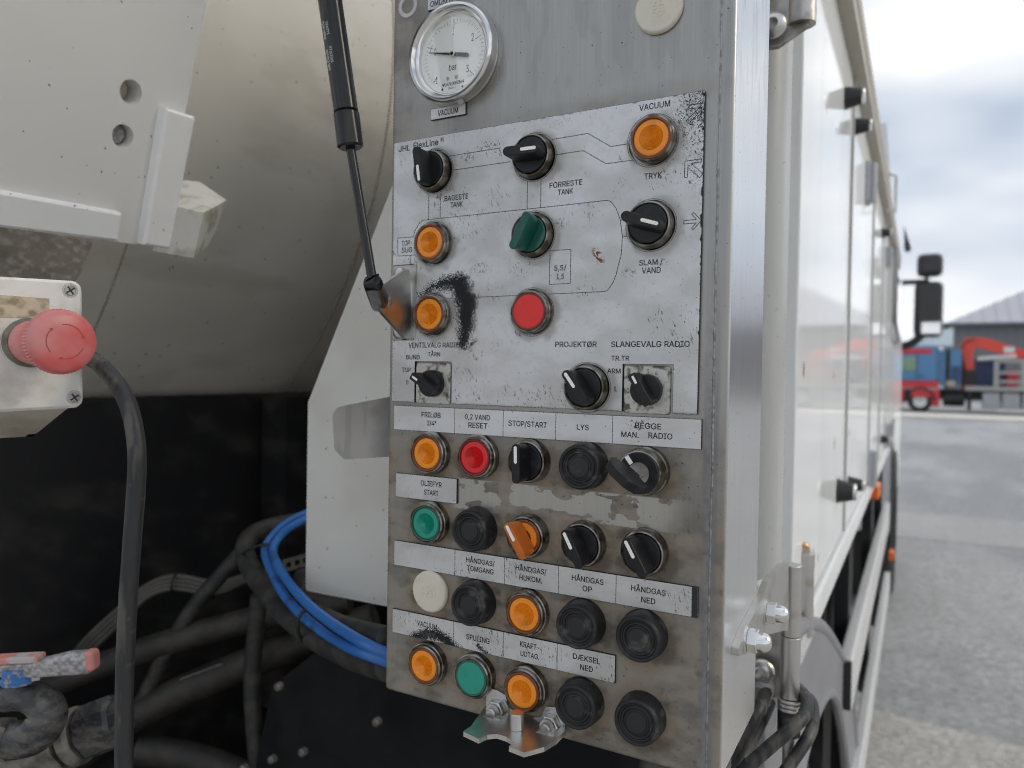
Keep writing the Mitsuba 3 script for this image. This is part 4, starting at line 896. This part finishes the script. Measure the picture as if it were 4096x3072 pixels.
m = tube(np.c_[wu, vv, np.full(len(vv), -.25)], wr, 8, 520, spline=False); add(f'{C_}__weld_seam', panel(m), 'weld', True)
# ---- pressure gauge ---------------------------------------------------------------------
G = thing('pressure_gauge', 'round glycerine filled vacuum gauge with white dial and polished rim', 'gauge')
gu, gv = 57.0, 216.8


def at(m, u, v, h=0): m = m.copy(); m.apply_translation([u, v, h]); return panel(m)


add(f'{G}__case', at(lathe([(0, 0), (33.2, 0), (33.8, 1), (34.2, 3), (33.0, 4.0), (0, 4)], 72), gu, gv), 'chrome_bright', 40)
rim = [(26.9, 4.5), (26.9, 7.5), (27.6, 8.4), (28.4, 8.6), (28.8, 8.2), (29.3, 8.4), (29.8, 10.0), (31.2, 11.6), (32.6, 11.8), (33.8, 10.8), (34.4, 9.0), (34.4, 3.6), (30, 3.6), (26.9, 4.5)]
add(f'{G}__rim', at(lathe(rim, 96), gu, gv), 'chrome_bright', 40)
k = add(f'{G}__dial', at(lathe([(0, 4.0), (27.2, 4.0), (27.2, 4.6), (0, 4.6)], 72), gu, gv), 'dial', 30)
ms = []
for i_ in range(41):
    a = math.radians(225 - 270 * i_ / 40); major = i_ % 10 == 0; mid = i_ % 5 == 0
    r0 = 18.6 if major else 21.2 if mid else 22.2
    ms.append(strip([(r0 * math.cos(a), r0 * math.sin(a)), (24.2 * math.cos(a), 24.2 * math.sin(a))], .42 if major else .28, 4.6, .1))
th = np.radians(np.linspace(150, 166, 6)); ms.append(strip(np.c_[20.4 * np.cos(th), 20.4 * np.sin(th)], .35, 4.6, .1))
add(f'{k}__tick_marks', at(cat(*ms), gu, gv), 'ink', False)
for s, u, v, w, cap in (('-1', -16.4, -17.6, 3.4, 5.0), ('0', -16.4, 2.4, 1.9, 5.0), ('1', -1.2, 13.6, 1.2, 5.2), ('2', 14.2, 6.4, 2.2, 5.2), ('3', 10.2, -14.0, 2.4, 5.0), ('bar', -3.6, -10.4, 6.4, 4.4), ('EN 837-1', -3.6, -23.2, 5.6, 1.5), ('Kl 1.6', 11.6, -17.2, 3.6, 1.2)):
    add(f'{k}__lettering', at(text(s, u, v, w, cap, 4.6), gu, gv), 'ink', False)
m = text('NUOVAFIMA', 0, 0, 18.5, 2.2, 4.6, True); m.vertices[:, 0] += m.vertices[:, 1] * .3; m.apply_translation([-9.6, -20.6, 0])
add(f'{k}__lettering', at(m, gu, gv), 'ink', False)
for u in (-4.6, 2.4):
    add(f'{k}__screw', at(lathe([(0, 0), (1.3, 0), (1.2, .5), (.6, .6), (0, .3)], 20), gu + u, gv - 15.6, 4.6), 'steel_dull')
for u, v in ((-9.0, -22.5), (7.6, -23.0)):
    add(f'{k}__hole', at(lathe([(0, 0), (.9, 0), (.9, .08), (0, .08)], 20), gu + u, gv + v, 4.6), 'ink', False)
nd = Polygon([(-20.5, -.22), (-20.5, .22), (-2, .75), (2, .75), (2.4, 1.3), (12.2, 1.3), (13.3, .6), (13.3, -.6), (12.2, -1.3), (2.4, -1.3), (2, -.75), (-2, -.75)])
m = extrude(nd, .5); add(f'{G}__needle', at(rot2(m, -13), gu, gv, 5.6), 'ink', False)
th = np.radians(np.linspace(52, 128, 30)); m = strip(np.c_[23.2 * np.cos(th) * 1.0, 15.5 + 7.2 * np.sin(th) * .55 + 1.5], .55, 4.62, .25); add(f'{G}__liquid_line', at(m, gu, gv), 'liquid', False)
bsdf('liquid', (.62, .61, .58), .2)
add(f'{G}__hub', at(lathe([(0, 2.6), (1.2, 2.5), (2.0, 2.0), (2.2, 0), (0, 0)], 28), gu, gv, 4.7), 'steel')
add(f'{G}__glass', at(lathe([(0, 0), (26.9, 0)], 64), gu, gv, 7.4), 'glass', False)

# ---- push buttons, lamps and switches ---------------------------------------------------
FZ = [(12.5, -5.5)]


def rings(r, h):
    """Profile of a lens face with concentric ridges."""
    out = [(0, h)]
    n = 10
    for i_ in range(n):
        a = r * .72 * (i_ + .15) / n; b = r * .72 * (i_ + 1) / n
        out += [(a + .02, h - .5), (b - .10, h + .06)]
    return out + [(r * .76, h), (r * .94, h), (r, h - .35)]


def lamp(u, v, color, label, group, hb=7.6, flat=False, plate_=False, tab=False, out=0.0):
    k = thing('lamp_button', label, 'lamp button', group)
    h0 = 0.1; u += .6
    if plate_:
        add(f'{k}__bezel', at(lathe([(0, 0), (14.0, 0), (14.3, .6), (14.3, 5.2), (13.9, 5.6), (13.9, 7.0), (13.5, 7.6), (12.6, 7.9), (12.1, 7.4), (0, 7.3)], 64), u, v, h0), 'chrome', 30)
    else:
        add(f'{k}__bezel', at(lathe([(0, 0), (15.1, 0), (15.2, .5), (15.0, 5.0), (14.3, 5.4), (14.3, 6.2), (14.1, 6.6), (14.0, 7.5), (13.5, 8.1), (12.9, 8.1), (12.5, 7.4), (0, 7.3)], 64), u, v, h0), 'chrome', 30)
    hl = 7.9 + out
    if flat:
        add(f'{k}__rim', at(lathe([(0, 6.5), (12.4, 6.5), (12.4, hl + .2), (11.9, hl + .6), (11.2, hl + .3), (0, hl)], 64), u, v, h0), f'rim_{color}', 30)
        add(f'{k}__lens', at(lathe([(11.0, hl - 1), (11.0, hl + .15), (10.6, hl + .4), (9, hl + .45), (0, hl + .5)][::-1], 64), u, v, h0), 'lens_red_flat' if color == 'red' else f'lens_{color}', 30)
    else:
        add(f'{k}__rim', at(lathe([(0, 6.5), (12.5, 6.5), (12.6, hl), (12.2, hl + .6), (11.4, hl + .45), (10.9, hl - .5), (0, hl - .6)], 64), u, v, h0), f'rim_{color}', 30)
        add(f'{k}__lens', at(lathe(rings(10.6, hl + .1) + [(10.6, hl - .8)], 72), u, v, h0), f'lens_{color}', 22)
    return k


def knob(u, v, deg, label, mat='knob_black', group='selector knobs', plate_=False, pointer=True, cat_='selector knob'):
    """deg: direction of the pointer end, anticlockwise from the right."""
    k = thing('selector_knob', label, cat_, group)
    hb = 8.0
    add(f'{k}__bezel', at(lathe([(0, 0), (14.5, 0), (14.6, .6), (14.2, 5.5), (13.7, 6.4), (13.4, 7.6), (12.6, 8.0), (11.9, 7.4), (11.9, 4), (0, 4)], 64), u, v, .1), 'chrome', 30)
    clear = mat != 'knob_black'
    disc = lathe([(0, 4.2), (11.6, 4.2), (11.6, hb), (11.1, hb + .5), (0, hb + .6)], 64)
    bar_ = LineString([(-9.6, 0), (9.6, 0)])
    lo, hi = bar_.buffer(4.4, 10), bar_.buffer(3.1, 10)
    hi2 = LineString([(-9.8, 0), (9.8, 0)]).buffer(2.7, 10)
    pts = []
    for pg, z_ in ((LineString([(-7.6, 0), (7.6, 0)]).buffer(4.3, 10), hb), (hi, 20.4), (hi2, 21.2)):
        c_ = np.array(pg.exterior.coords); pts.append(np.c_[c_, np.full(len(c_), z_)])
    hd_ = hull(np.vstack(pts))
    if clear:
        amber = mat == 'knob_amber'
        add(f'{k}__disc', at(disc, u, v, .1), 'rim_orange' if amber else 'rim_green', 30)
        if amber: add(f'{k}__lamp_ring', at(lathe([(5.4, hb + .2), (5.6, hb + 1.1), (9.4, hb + 1.1), (9.8, hb + .2), (5.4, hb + .2)], 48), u, v, .1), 'ring_amber', 30)
        hd_.vertices[:, 2] = np.where(hd_.vertices[:, 2] < hb + 2, hb + 1.3, hd_.vertices[:, 2])
        add(f'{k}__handle', at(rot2(hd_, deg), u, v, .1), mat, 25)
        core = hull(np.vstack([np.c_[np.array(LineString([(-7, 0), (7, 0)]).buffer(1.5, 6).exterior.coords), np.full(27 if False else len(LineString([(-7, 0), (7, 0)]).buffer(1.5, 6).exterior.coords), z_)] for z_ in (hb + 2, 18.5)]))
        add(f'{k}__light_guide', at(rot2(core, deg), u, v, .1), 'ring_amber' if amber else 'lens_green', 25)
    else:
        add(f'{k}__disc', at(disc, u, v, .1), mat, 30)
        add(f'{k}__handle', at(rot2(hd_, deg), u, v, .1), mat, 25)
    if pointer:
        m = extrude(LineString([(1.2, 0), (10.2, 0)]).buffer(1.05, 8), .6)
        add(f'{k}__pointer', at(rot2(m, deg), u, v, 20.95), 'pointer', False)
    return k


def cat_manifold(*ms):
    out = m3.Manifold()
    for m in ms:
        out = out + m3.Manifold(m3.Mesh(np.asarray(m.vertices, np.float32), np.asarray(m.faces, np.uint32)))
    q = out.to_mesh()
    return trimesh.Trimesh(q.vert_properties[:, :3], q.tri_verts)


def boot(u, v, label, tilt=0):
    k = thing('rubber_push_button', label, 'push button', 'black rubber covered push buttons')
    pr = [(0, 0), (15.0, 0), (15.2, .8), (15.0, 3.0), (14.6, 7.5), (14.2, 10.6), (13.7, 12.0), (12.9, 12.7), (12.1, 12.6), (11.5, 11.9), (11.1, 10.9), (10.5, 10.7), (10.0, 11.1), (9.5, 11.6), (8.9, 11.6), (8.4, 11.0), (8.0, 10.4), (7.6, 10.4), (7.2, 10.9)]
    add(f'{k}__boot', at(lathe(pr + [(6.9, 11.0), (0, 11.0)], 72), u, v, .1), 'rubber', 40)
    add(f'{k}__cap', at(lathe([(0, 10.4), (6.3, 10.4), (6.5, 11.4), (6.1, 11.9), (4, 12.0), (0, 12.05)], 48), u, v, .1), 'rubber', 40)
    return k


def blank(u, v, label):
    k = thing('blanking_plug', label, 'blanking plug', None)
    add(f'{k}__cover', at(lathe([(0, 0), (14.5, 0), (14.9, .6), (14.7, 2.2), (13.8, 3.2), (12.5, 3.6), (0, 3.8)], 64), u, v, .1), 'cream', 30)
    rg = trimesh.creation.annulus(5.3, 5.9, .5, sections=48); rg.apply_translation([0, 0, 3.9])
    bars_ = [strip(l_, .75, 3.7, .6) for l_ in ([(-2.2, 3.2), (2.6, 3.2)], [(-3.6, 1.3), (3.8, 1.3)], [(-3.3, -.7), (-.7, -.7)], [(.7, -.7), (3.4, -.7)], [(-3.6, -2.6), (3.6, -2.6)], [(0, 4.6), (0, -4.6)], [(-3.2, 1.4), (-3.2, -2.6)], [(3.2, 0), (3.2, -2.6)])]
    add(f'{k}__emblem', at(cat(rg, *bars_), u, v), 'cream', False)


def dirdeg(x, y): return math.degrees(math.atan2(y, x))


c, r = COLS, ROWS
OR, SK = 'orange lamps on the control box', 'black selector knobs'
knob(c[0] - .8, r[0], dirdeg(-.15, .99) + 180, 'black selector knob with upright handle covering the maker name, left of BAGESTE TANK', plate_=True, group=SK)
knob(c[2] - .4, r[0], dirdeg(1, -.02), 'black selector knob with level handle above FORRESTE TANK', plate_=True, group=SK)
lamp(c[4] + .4, r[0], 'orange', 'orange lamp button between the words VACUUM and TRYK, at the top right', OR, plate_=True)
lamp(c[0], r[1], 'orange', 'orange lamp button beside the TOP-SUG field', OR, plate_=True)
knob(c[2], r[1], 63, 'dark green transparent selector knob in the middle of the printed loop', 'knob_green', None, True, False)
knob(c[4], r[1], dirdeg(.95, -.30), 'black selector knob above SLAM / VAND with handle pointing left', plate_=True, group=SK)
lamp(c[0] + .4, r[2], 'orange', 'orange lamp button with a black soot smear round it, beside the strut bracket', OR, plate_=True)
lamp(c[2], r[2], 'red', 'plain bright red push button below the green knob', None, flat=True, plate_=True)
knob(159.6, r[3], dirdeg(-.6, .8), 'black selector knob under the word PROJEKTØR', plate_=True, group=SK)
lamp(c[0], r[4], 'orange', 'orange lamp button under FRILØB 3/4"', OR)
lamp(c[1], r[4], 'red', 'red ringed lamp button under 0,2 VAND RESET', None)
knob(c[2], r[4], dirdeg(-.03, 1), 'black selector knob with vertical handle under STOP/START', group=SK)
boot(c[3], r[4], 'black rubber push button under LYS')
lamp(c[0], r[5], 'green', 'green ringed lamp button under OLIEFYR START', None)
boot(c[1], r[5], 'black rubber push button right of the green lamp under OLIEFYR')
knob(c[2], r[5], dirdeg(-.53, .85), 'transparent orange selector knob above HÅNDGAS/HUKOM.', 'knob_amber', None)
knob(c[3], r[5], dirdeg(-.48, .88), 'black selector knob above HÅNDGAS OP', group=SK)
knob(c[4], r[5], dirdeg(-.5, .87), 'black selector knob above HÅNDGAS NED, at the right edge', group=SK)
blank(c[0] + 1, r[6] + 1, 'cream blanking plug above VACUUM-PUMPE at the left edge')
boot(c[1], r[6], 'black rubber push button under HÅNDGAS/TOMGANG')
lamp(c[2], r[6], 'orange', 'orange lamp button under HÅNDGAS/HUKOM.', OR)
boot(c[3], r[6], 'black rubber push button between HÅNDGAS OP and DÆKSEL NED')
boot(c[4], r[6], 'black rubber push button under HÅNDGAS NED')
lamp(c[0], r[7], 'orange', 'orange lamp button under the sooty VACUUM-PUMPE label', OR)
lamp(c[1], r[7], 'green', 'plain green lamp button under SPULING', None, flat=True)
lamp(c[2], r[7], 'orange', 'orange lamp button under KRAFT-UDTAG., over the hook bracket', OR, out=1.2)
boot(c[3], r[7], 'black rubber push button under DÆKSEL NED')
boot(c[4], r[7], 'black rubber push button in the bottom right corner of the box')
blank(201.5, 217.7, 'cream blanking plug right of the gauge, at the top')
# key switch
u, v = 199.0, r[4] - .3
k = thing('key_switch', 'chrome key switch with a black key in it under BEGGE MAN. RADIO', 'key switch')
add(f'{k}__bezel', at(lathe([(0, 0), (14.8, 0), (14.9, .5), (14.7, 5.0), (14.2, 5.4), (14.2, 9.2), (13.9, 9.8), (13.6, 13.0), (13.2, 14.0), (12.6, 14.2), (0, 14.2)], 64), u, v, .1), 'chrome', 30)
add(f'{k}__disc', at(lathe([(6.6, 14), (12.5, 14), (12.5, 15.2), (12.0, 15.8), (6.9, 15.8), (6.6, 15.4), (6.6, 14)], 64), u, v, .1), 'knob_black', 30)
add(f'{k}__barrel', at(lathe([(0, 15.0), (6.5, 15.0), (6.5, 14), (0, 14)][::-1], 40), u, v, .1), 'steel_dull', 30)
m = extrude(sbox(-1.3, 6.8, 1.3, 12.2), .3); add(f'{k}__pointer', at(rot2(m, 37), u, v, 15.9), 'pointer', False)
a = math.radians(143)
bow = Polygon([(-11, 29), (-12, 34), (-10, 41), (-4, 44.5), (6, 44), (12, 40), (14.5, 33), (13, 28), (5, 27), (4, 24), (-3, 24), (-4, 27)]).buffer(-1).buffer(1, 5)
m = extrude(bow, 5.2); m.apply_translation([0, 0, -2.6]); m.vertices = np.c_[m.vertices[:, 0], -m.vertices[:, 2], m.vertices[:, 1]]
kk = add(f'{k}__key', at(rot2(m, 143), u, v, 0), 'knob_black', 25)
m = extrude(sbox(-3.2, 14.5, 3.2, 27), 1.8); m.apply_translation([0, 0, -.9]); m.vertices = np.c_[m.vertices[:, 0], -m.vertices[:, 2], m.vertices[:, 1]]
add(f'{kk}__blade', at(rot2(m, 143), u, v, 0), 'steel', False)
# cam switches in square cut-outs


def cam_switch(u, v, deg, label, numbers):
    k = thing('cam_switch', label, 'rotary switch', 'rotary switches with square plates')
    m = chamfer_slab(29.6, 29.4, 1.3, 2.2, .5); add(f'{k}__face_plate', at(m, u - .6, v, .1), 'switch_plate', 25)
    add(f'{k}__disc', at(lathe([(0, 0), (9.6, 0), (9.4, 5), (8.8, 6.0), (0, 6.2)], 48), u, v, 1.3), 'knob_black', 30)
    pts = []
    for L, w, z_ in ((7.5, 3.6, 6.5), (8.6, 2.9, 14.5), (8.8, 2.5, 15.2)):
        c_ = np.array(sbox(-L - 1.5, -w, L + 2.2, w).buffer(-.8).buffer(.8, 4).exterior.coords); pts.append(np.c_[c_, np.full(len(c_), z_)])
    add(f'{k}__handle', at(rot2(hull(np.vstack(pts)), deg), u, v, .1), 'knob_black', 25)
    m = extrude(sbox(4.6, -.75, 9.6, .75), .35); add(f'{k}__pointer', at(rot2(m, deg), u, v, 15.1), 'pointer', False)
    for s, uu, vv in numbers: add(f'{k}__numeral', at(text(s, uu, vv, 1.6, 3.0, 1.42), u, v), 'ink', False)


bsdf('switch_plate', lambda p, n, uv: mikit.mix((.50, .49, .45), (.10, .09, .07), ss(.45, .75, mikit.fbm(UV(p)[0] * .28, UV(p)[1] * .28, 6, 5))), .4, .5)
cam_switch(41.4, -10.2, dirdeg(-.87, .5), 'small rotary switch in the square cut-out beside the words TOP and BUND', [])
cam_switch(199.0, -10.6, dirdeg(-.51, .86), 'small rotary switch in the square cut-out under SLANGEVALG RADIO', [('0', -13.2, -2.2), ('2', -6.6, 8.4), ('3', -.9, 9.6), ('4', 4.6, 8.6)])

# ---- gas strut --------------------------------------------------------------------------
Z = thing('gas_strut', 'black gas strut with white print, running up from the bracket on the box', 'gas strut')
s0, s1, s2, s3, s4 = (np.array(x) for x in D['strut'])
top = s0 + (s0 - s1) * 3.0
add(f'{Z}__cylinder', cyl(s1, top, .0076, 40, .0004), 'strut_black')
add(f'{Z}__sleeve', cyl(s2 - (s1 - s2) * .03, s1, .0081, 40, .0012), 'strut_black')
add(f'{Z}__rod', cyl(s3, s2, .0030, 24), 'strut_black')
dn = (s4 - s3) / np.linalg.norm(s4 - s3)
tg = np.array(D['strut_tongue'])
add(f'{Z}__end_eye', cat(cyl(s3 - dn * .004, s3 + (s2 - s3) * .03, .0052, 24, .001), hull(np.vstack([cyl(s3 + [-.004, 0, 0], s3 + [.004, 0, 0], .0048, 20).vertices, cyl(np.array([xb - .0105, rv[1], rv[2]]), np.array([xb - .0035, rv[1], rv[2]]), .0068, 20).vertices]))), 'strut_black')
ax_ = (s0 - s1) / np.linalg.norm(s0 - s1); view = np.array([0, 0, CAM_Z]) - s1; view -= ax_ * (view @ ax_); view /= np.linalg.norm(view); rt = np.cross(ax_, view)
for s, tt_, L_, phi in (('27/12/22', .030, .0105, .55), ('016371', .048, .0085, .55), ('209023 REG', .026, .0135, .95), ('NON HERM', .046, .012, .95)):
    m = meshkit.text_mesh(s, .0016, .00012); m.vertices[:, 0] *= L_ / m.bounds[1][0]; m.vertices[:, 1] -= .0008
    dph = (math.cos(phi) * view - math.sin(phi) * (rt)); tng = np.cross(dph, ax_)
    R_ = np.stack([-ax_, np.cross(dph, -ax_), dph], 1)
    m.vertices = s1 + ax_ * (tt_ + L_) + dph * .00762 + m.vertices @ R_.T
    add(f'{Z}__lettering', m, 'print_white', False)

# ---- far side of the yard ---------------------------------------------------------------
K = thing('crane_truck', 'blue and red lorry with a red folding crane parked across the yard', 'truck')
y0, y1 = 34.5, 36.9
add(f'{K}__cab', hull([[-1.3, y0, 1.30], [.72, y0, 1.30], [.72, y0, 2.55], [.55, y0 + .05, 2.72], [-.75, y0 + .05, 2.70], [-1.2, y0, 2.0], [-1.3, y1, 1.30], [.72, y1, 1.30], [.72, y1, 2.55], [.55, y1 - .05, 2.72], [-.75, y1 - .05, 2.70], [-1.2, y1, 2.0]]), 'cab_blue', 15)
add(f'{K}__cab__lower_panel', box([-1.35, y0 - .03, .62], [.68, y1, 1.30]), 'cab_red', False)
add(f'{K}__cab__bumper', rbox([-1.45, y0 - .05, .35], [-.55, y1, .95], .06), 'cab_red')
add(f'{K}__cab__rear_valance', rbox([.45, y0 - .04, .25], [.72, y0 + .3, .9], .04), 'cab_red')
add(f'{K}__cab__stripe', rbox([-.78, y0 - .02, 2.38], [.42, y0 + .05, 2.60], .04), 'cab_red')
add(f'{K}__cab__window', rbox([-1.05, y0 - .02, 1.68], [-.15, y0 + .05, 2.24], .05), 'window_green')
add(f'{K}__roof_deflector', hull([[-.6, y0 + .2, 2.72], [1.15, y0 + .2, 2.70], [1.15, y0 + .3, 3.45], [.85, y0 + .3, 3.40], [-.55, y0 + .2, 2.80], [-.6, y1 - .2, 2.72], [1.15, y1 - .2, 2.70], [1.15, y1 - .3, 3.45], [.85, y1 - .3, 3.40]]), 'clear_white', 20)
add(f'{K}__sleeper_box', box([.74, y0 + .1, 1.10], [1.45, y1, 2.55]), 'cab_blue', False)
for x in (.03, 4.3, 5.6):
    t = lathe([(.25, -.15), (.42, -.15), (.45, -.1), (.45, .1), (.42, .15), (.25, .15)], 36); t.vertices = t.vertices[:, [0, 2, 1]] * [1, -1, 1] + [x, y0 + .15, .45]; t.fix_normals()
    k = add(f'{K}__wheel', t, 'tyre', 40)
    t = lathe([(0, .06), (.1, .1), (.2, .12), (.25, .14), (.25, -.1), (0, -.1)], 30); t.vertices = t.vertices[:, [0, 2, 1]] * [1, -1, 1] + [x, y0 + .15, .45]; t.fix_normals(); add(f'{k}__rim', t, 'alu', 30)
add(f'{K}__chassis', box([.6, y0 + .4, .55], [9.5, y1 - .5, .95]), 'dark_frame', False)
add(f'{K}__flatbed', box([1.6, y0 - .02, .93], [9.6, y1 + .1, 1.10]), 'bed_grey', False)
for x in (2.2, 2.85, 3.5, 4.9): add(f'{K}__side_locker', rbox([x, y0 + .05, .22], [x + .58, y0 + .8, .86], .03), 'grey_hinge')
add(f'{K}__fuel_tank', cyl([.85, y0 + .3, .55], [1.6, y0 + .3, .55], .28, 20), 'dark_frame')
add(f'{K}__yellow_box', box([.95, y0, 1.10], [1.25, y0 + .3, 1.30]), 'sticker', False)
add(f'{K}__crane_column', rbox([1.50, y0 + .5, .9], [1.90, y0 + 1.2, 2.2], .08), 'crane_red')
add(f'{K}__crane_arm', hull([[1.40, y0 + .5, 2.75], [1.62, y0 + .5, 3.06], [2.0, y0 + .5, 3.06], [1.78, y0 + .5, 2.0], [1.55, y0 + .5, 2.0], [1.40, y0 + 1.0, 2.75], [1.62, y0 + 1.0, 3.06], [2.0, y0 + 1.0, 3.06], [1.78, y0 + 1.0, 2.0]]), 'crane_red', 20)
add(f'{K}__crane_boom', hull([[1.7, y0 + .55, 3.06], [2.3, y0 + .55, 3.04], [4.1, y0 + .55, 2.35], [4.05, y0 + .55, 2.05], [1.9, y0 + .55, 2.70], [1.7, y0 + .9, 3.06], [2.3, y0 + .9, 3.04], [4.1, y0 + .9, 2.35], [4.05, y0 + .9, 2.05], [1.9, y0 + .9, 2.7]]), 'crane_red', 20)
add(f'{K}__crane_jib', hull([[3.5, y0 + .5, 2.5], [3.9, y0 + .5, 2.55], [4.3, y0 + .5, 1.3], [4.0, y0 + .5, 1.25], [3.5, y0 + .9, 2.5], [3.9, y0 + .9, 2.55], [4.3, y0 + .9, 1.3], [4.0, y0 + .9, 1.25]]), 'crane_red', 20)
add(f'{K}__hydraulic_ram', cyl([2.0, y0 + .45, 2.2], [3.3, y0 + .45, 2.28], .09, 14), 'alu')
add(f'{K}__cab__door_seam', cat(box([-.12, y0 - .012, 1.0], [-.09, y0, 2.6]), box([.60, y0 - .012, .95], [.63, y0, 2.6]), box([-1.2, y0 - .034, 1.28], [.70, y0 - .02, 1.31])), 'dark_frame', False)
add(f'{K}__cab__step', box([-.55, y0 - .06, .40], [-.30, y0, .95]), 'dark_frame', False)
add(f'{K}__cab__door_handle', box([-.05, y0 - .04, 1.45], [.15, y0 - .01, 1.50]), 'black', False)
add(f'{K}__cab__lower_strip', box([-1.0, y0 - .05, .93], [.68, y0 - .028, .99]), 'bed_grey', False)
th = np.linspace(0, np.pi, 24); add(f'{K}__cab__wheel_arch', tube(np.c_[.03 + .52 * np.cos(th), np.full(24, y0 - .04), .47 + .52 * np.sin(th)], .045, 8, 24, spline=False), 'dark_frame', True)
add(f'{K}__cab__mirror', rbox([-.98, y0 - .32, 1.75], [-.86, y0 - .12, 2.3], .03), 'black')
add(f'{K}__exhaust_stack', cyl([.98, y0 + .1, 1.0], [.98, y0 + .1, 2.6], .08, 14), 'dark_bar')
add(f'{K}__air_filter', rbox([1.12, y0 + .02, 1.2], [1.42, y0 + .4, 1.9], .04), 'navy')
add(f'{K}__crane_valve_block', rbox([1.52, y0 + .3, 1.15], [1.95, y0 + .52, 1.75], .03), 'dark_bar')
add(f'{K}__crane_hose', tube([[1.6, y0 + .4, 1.7], [1.5, y0 + .38, 2.2], [1.52, y0 + .42, 2.8], [1.9, y0 + .46, 2.95]], .025, 8, 30), 'black', True)
add(f'{K}__outrigger_leg', cyl([1.75, y0 + .1, .15], [1.75, y0 + .1, 1.0], .075, 14), 'dark_bar')
add(f'{K}__crane_boom__cover_plate', box([2.9, y0 + .53, 2.45], [3.25, y0 + .56, 2.68]), 'clear_white', False)
add('blue_container', box([1.95, y0 + 1.1, 1.11], [3.0, y1, 2.35]), 'navy', False, label='dark blue container standing on the flatbed behind the crane', category='container')
for x in (2.55, 3.45): add(f'{K}__bed_post', box([x, y0 + .02, 1.10], [x + .16, y0 + .12, 2.15]), 'bed_grey', False)
for z in (1.25, 1.60, 2.05): add(f'{K}__bed_rail', box([2.72, y0 + .03, z], [9.4, y0 + .09, z + .11]), 'bed_grey', False)
add('red_crate', box([3.05, y0 + .5, 1.11], [3.4, y1 - .4, 1.75]), 'cab_red', False, label='small red crate on the flatbed behind the rail', category='crate')
Wb = thing('warehouse', 'grey corrugated warehouse with a pale hipped roof behind the crane truck', 'building')
xa, xe, ya, yb, ze, zr = 1.7, 60., 55., 76., 4.85, 10.4
n_ = 0
xs_ = np.arange(xa, xe, .5)
fp = [(xa, ya)]
for x in xs_: fp += [(x + .1, ya - .06), (x + .3, ya - .06), (x + .38, ya), (x + .5, ya)]
fp += [(xe, yb), (xa, yb)]
add(f'{Wb}__wall', extrude(Polygon(fp), ze), 'wall_metal', False)
rf = trimesh.Trimesh([[xa - .4, ya - .5, ze], [xe, ya - .5, ze], [xe - 10.7, (ya + yb) / 2, zr], [xa + 10.3, (ya + yb) / 2, zr], [xa - .4, yb + .5, ze], [xe, yb + .5, ze]], [[0, 1, 2], [0, 2, 3], [0, 3, 4], [3, 2, 5], [3, 5, 4], [1, 5, 2]], process=False)
k = add(f'{Wb}__roof', rf, 'roof_metal', False)
rib = []
for x in np.arange(xa + .4, 40, .7):
    t1 = min(1.0, (x - (xa - .4)) / 10.7)
    rib.append(hull([[x + a_, ya - .5 + b_ * t1 * 11 , ze + .01 + b_ * t1 * (zr - ze) + c_] for a_ in (-.05, .05) for b_ in (0, 1) for c_ in (0, .05)]))
add(f'{k}__rib', cat(*rib), 'roof_metal', False, kind='stuff')
add(f'{Wb}__gutter', box([xa - .5, ya - .62, ze - .12], [xe, ya - .48, ze + .04]), 'wall_metal', False)
for x, y, w, h, c_ in ((-9, -14, 9, 4.2, 'wall_metal'),):
    pass
for kk_ in [k for k in scene if k.startswith('x')]: del scene[kk_]
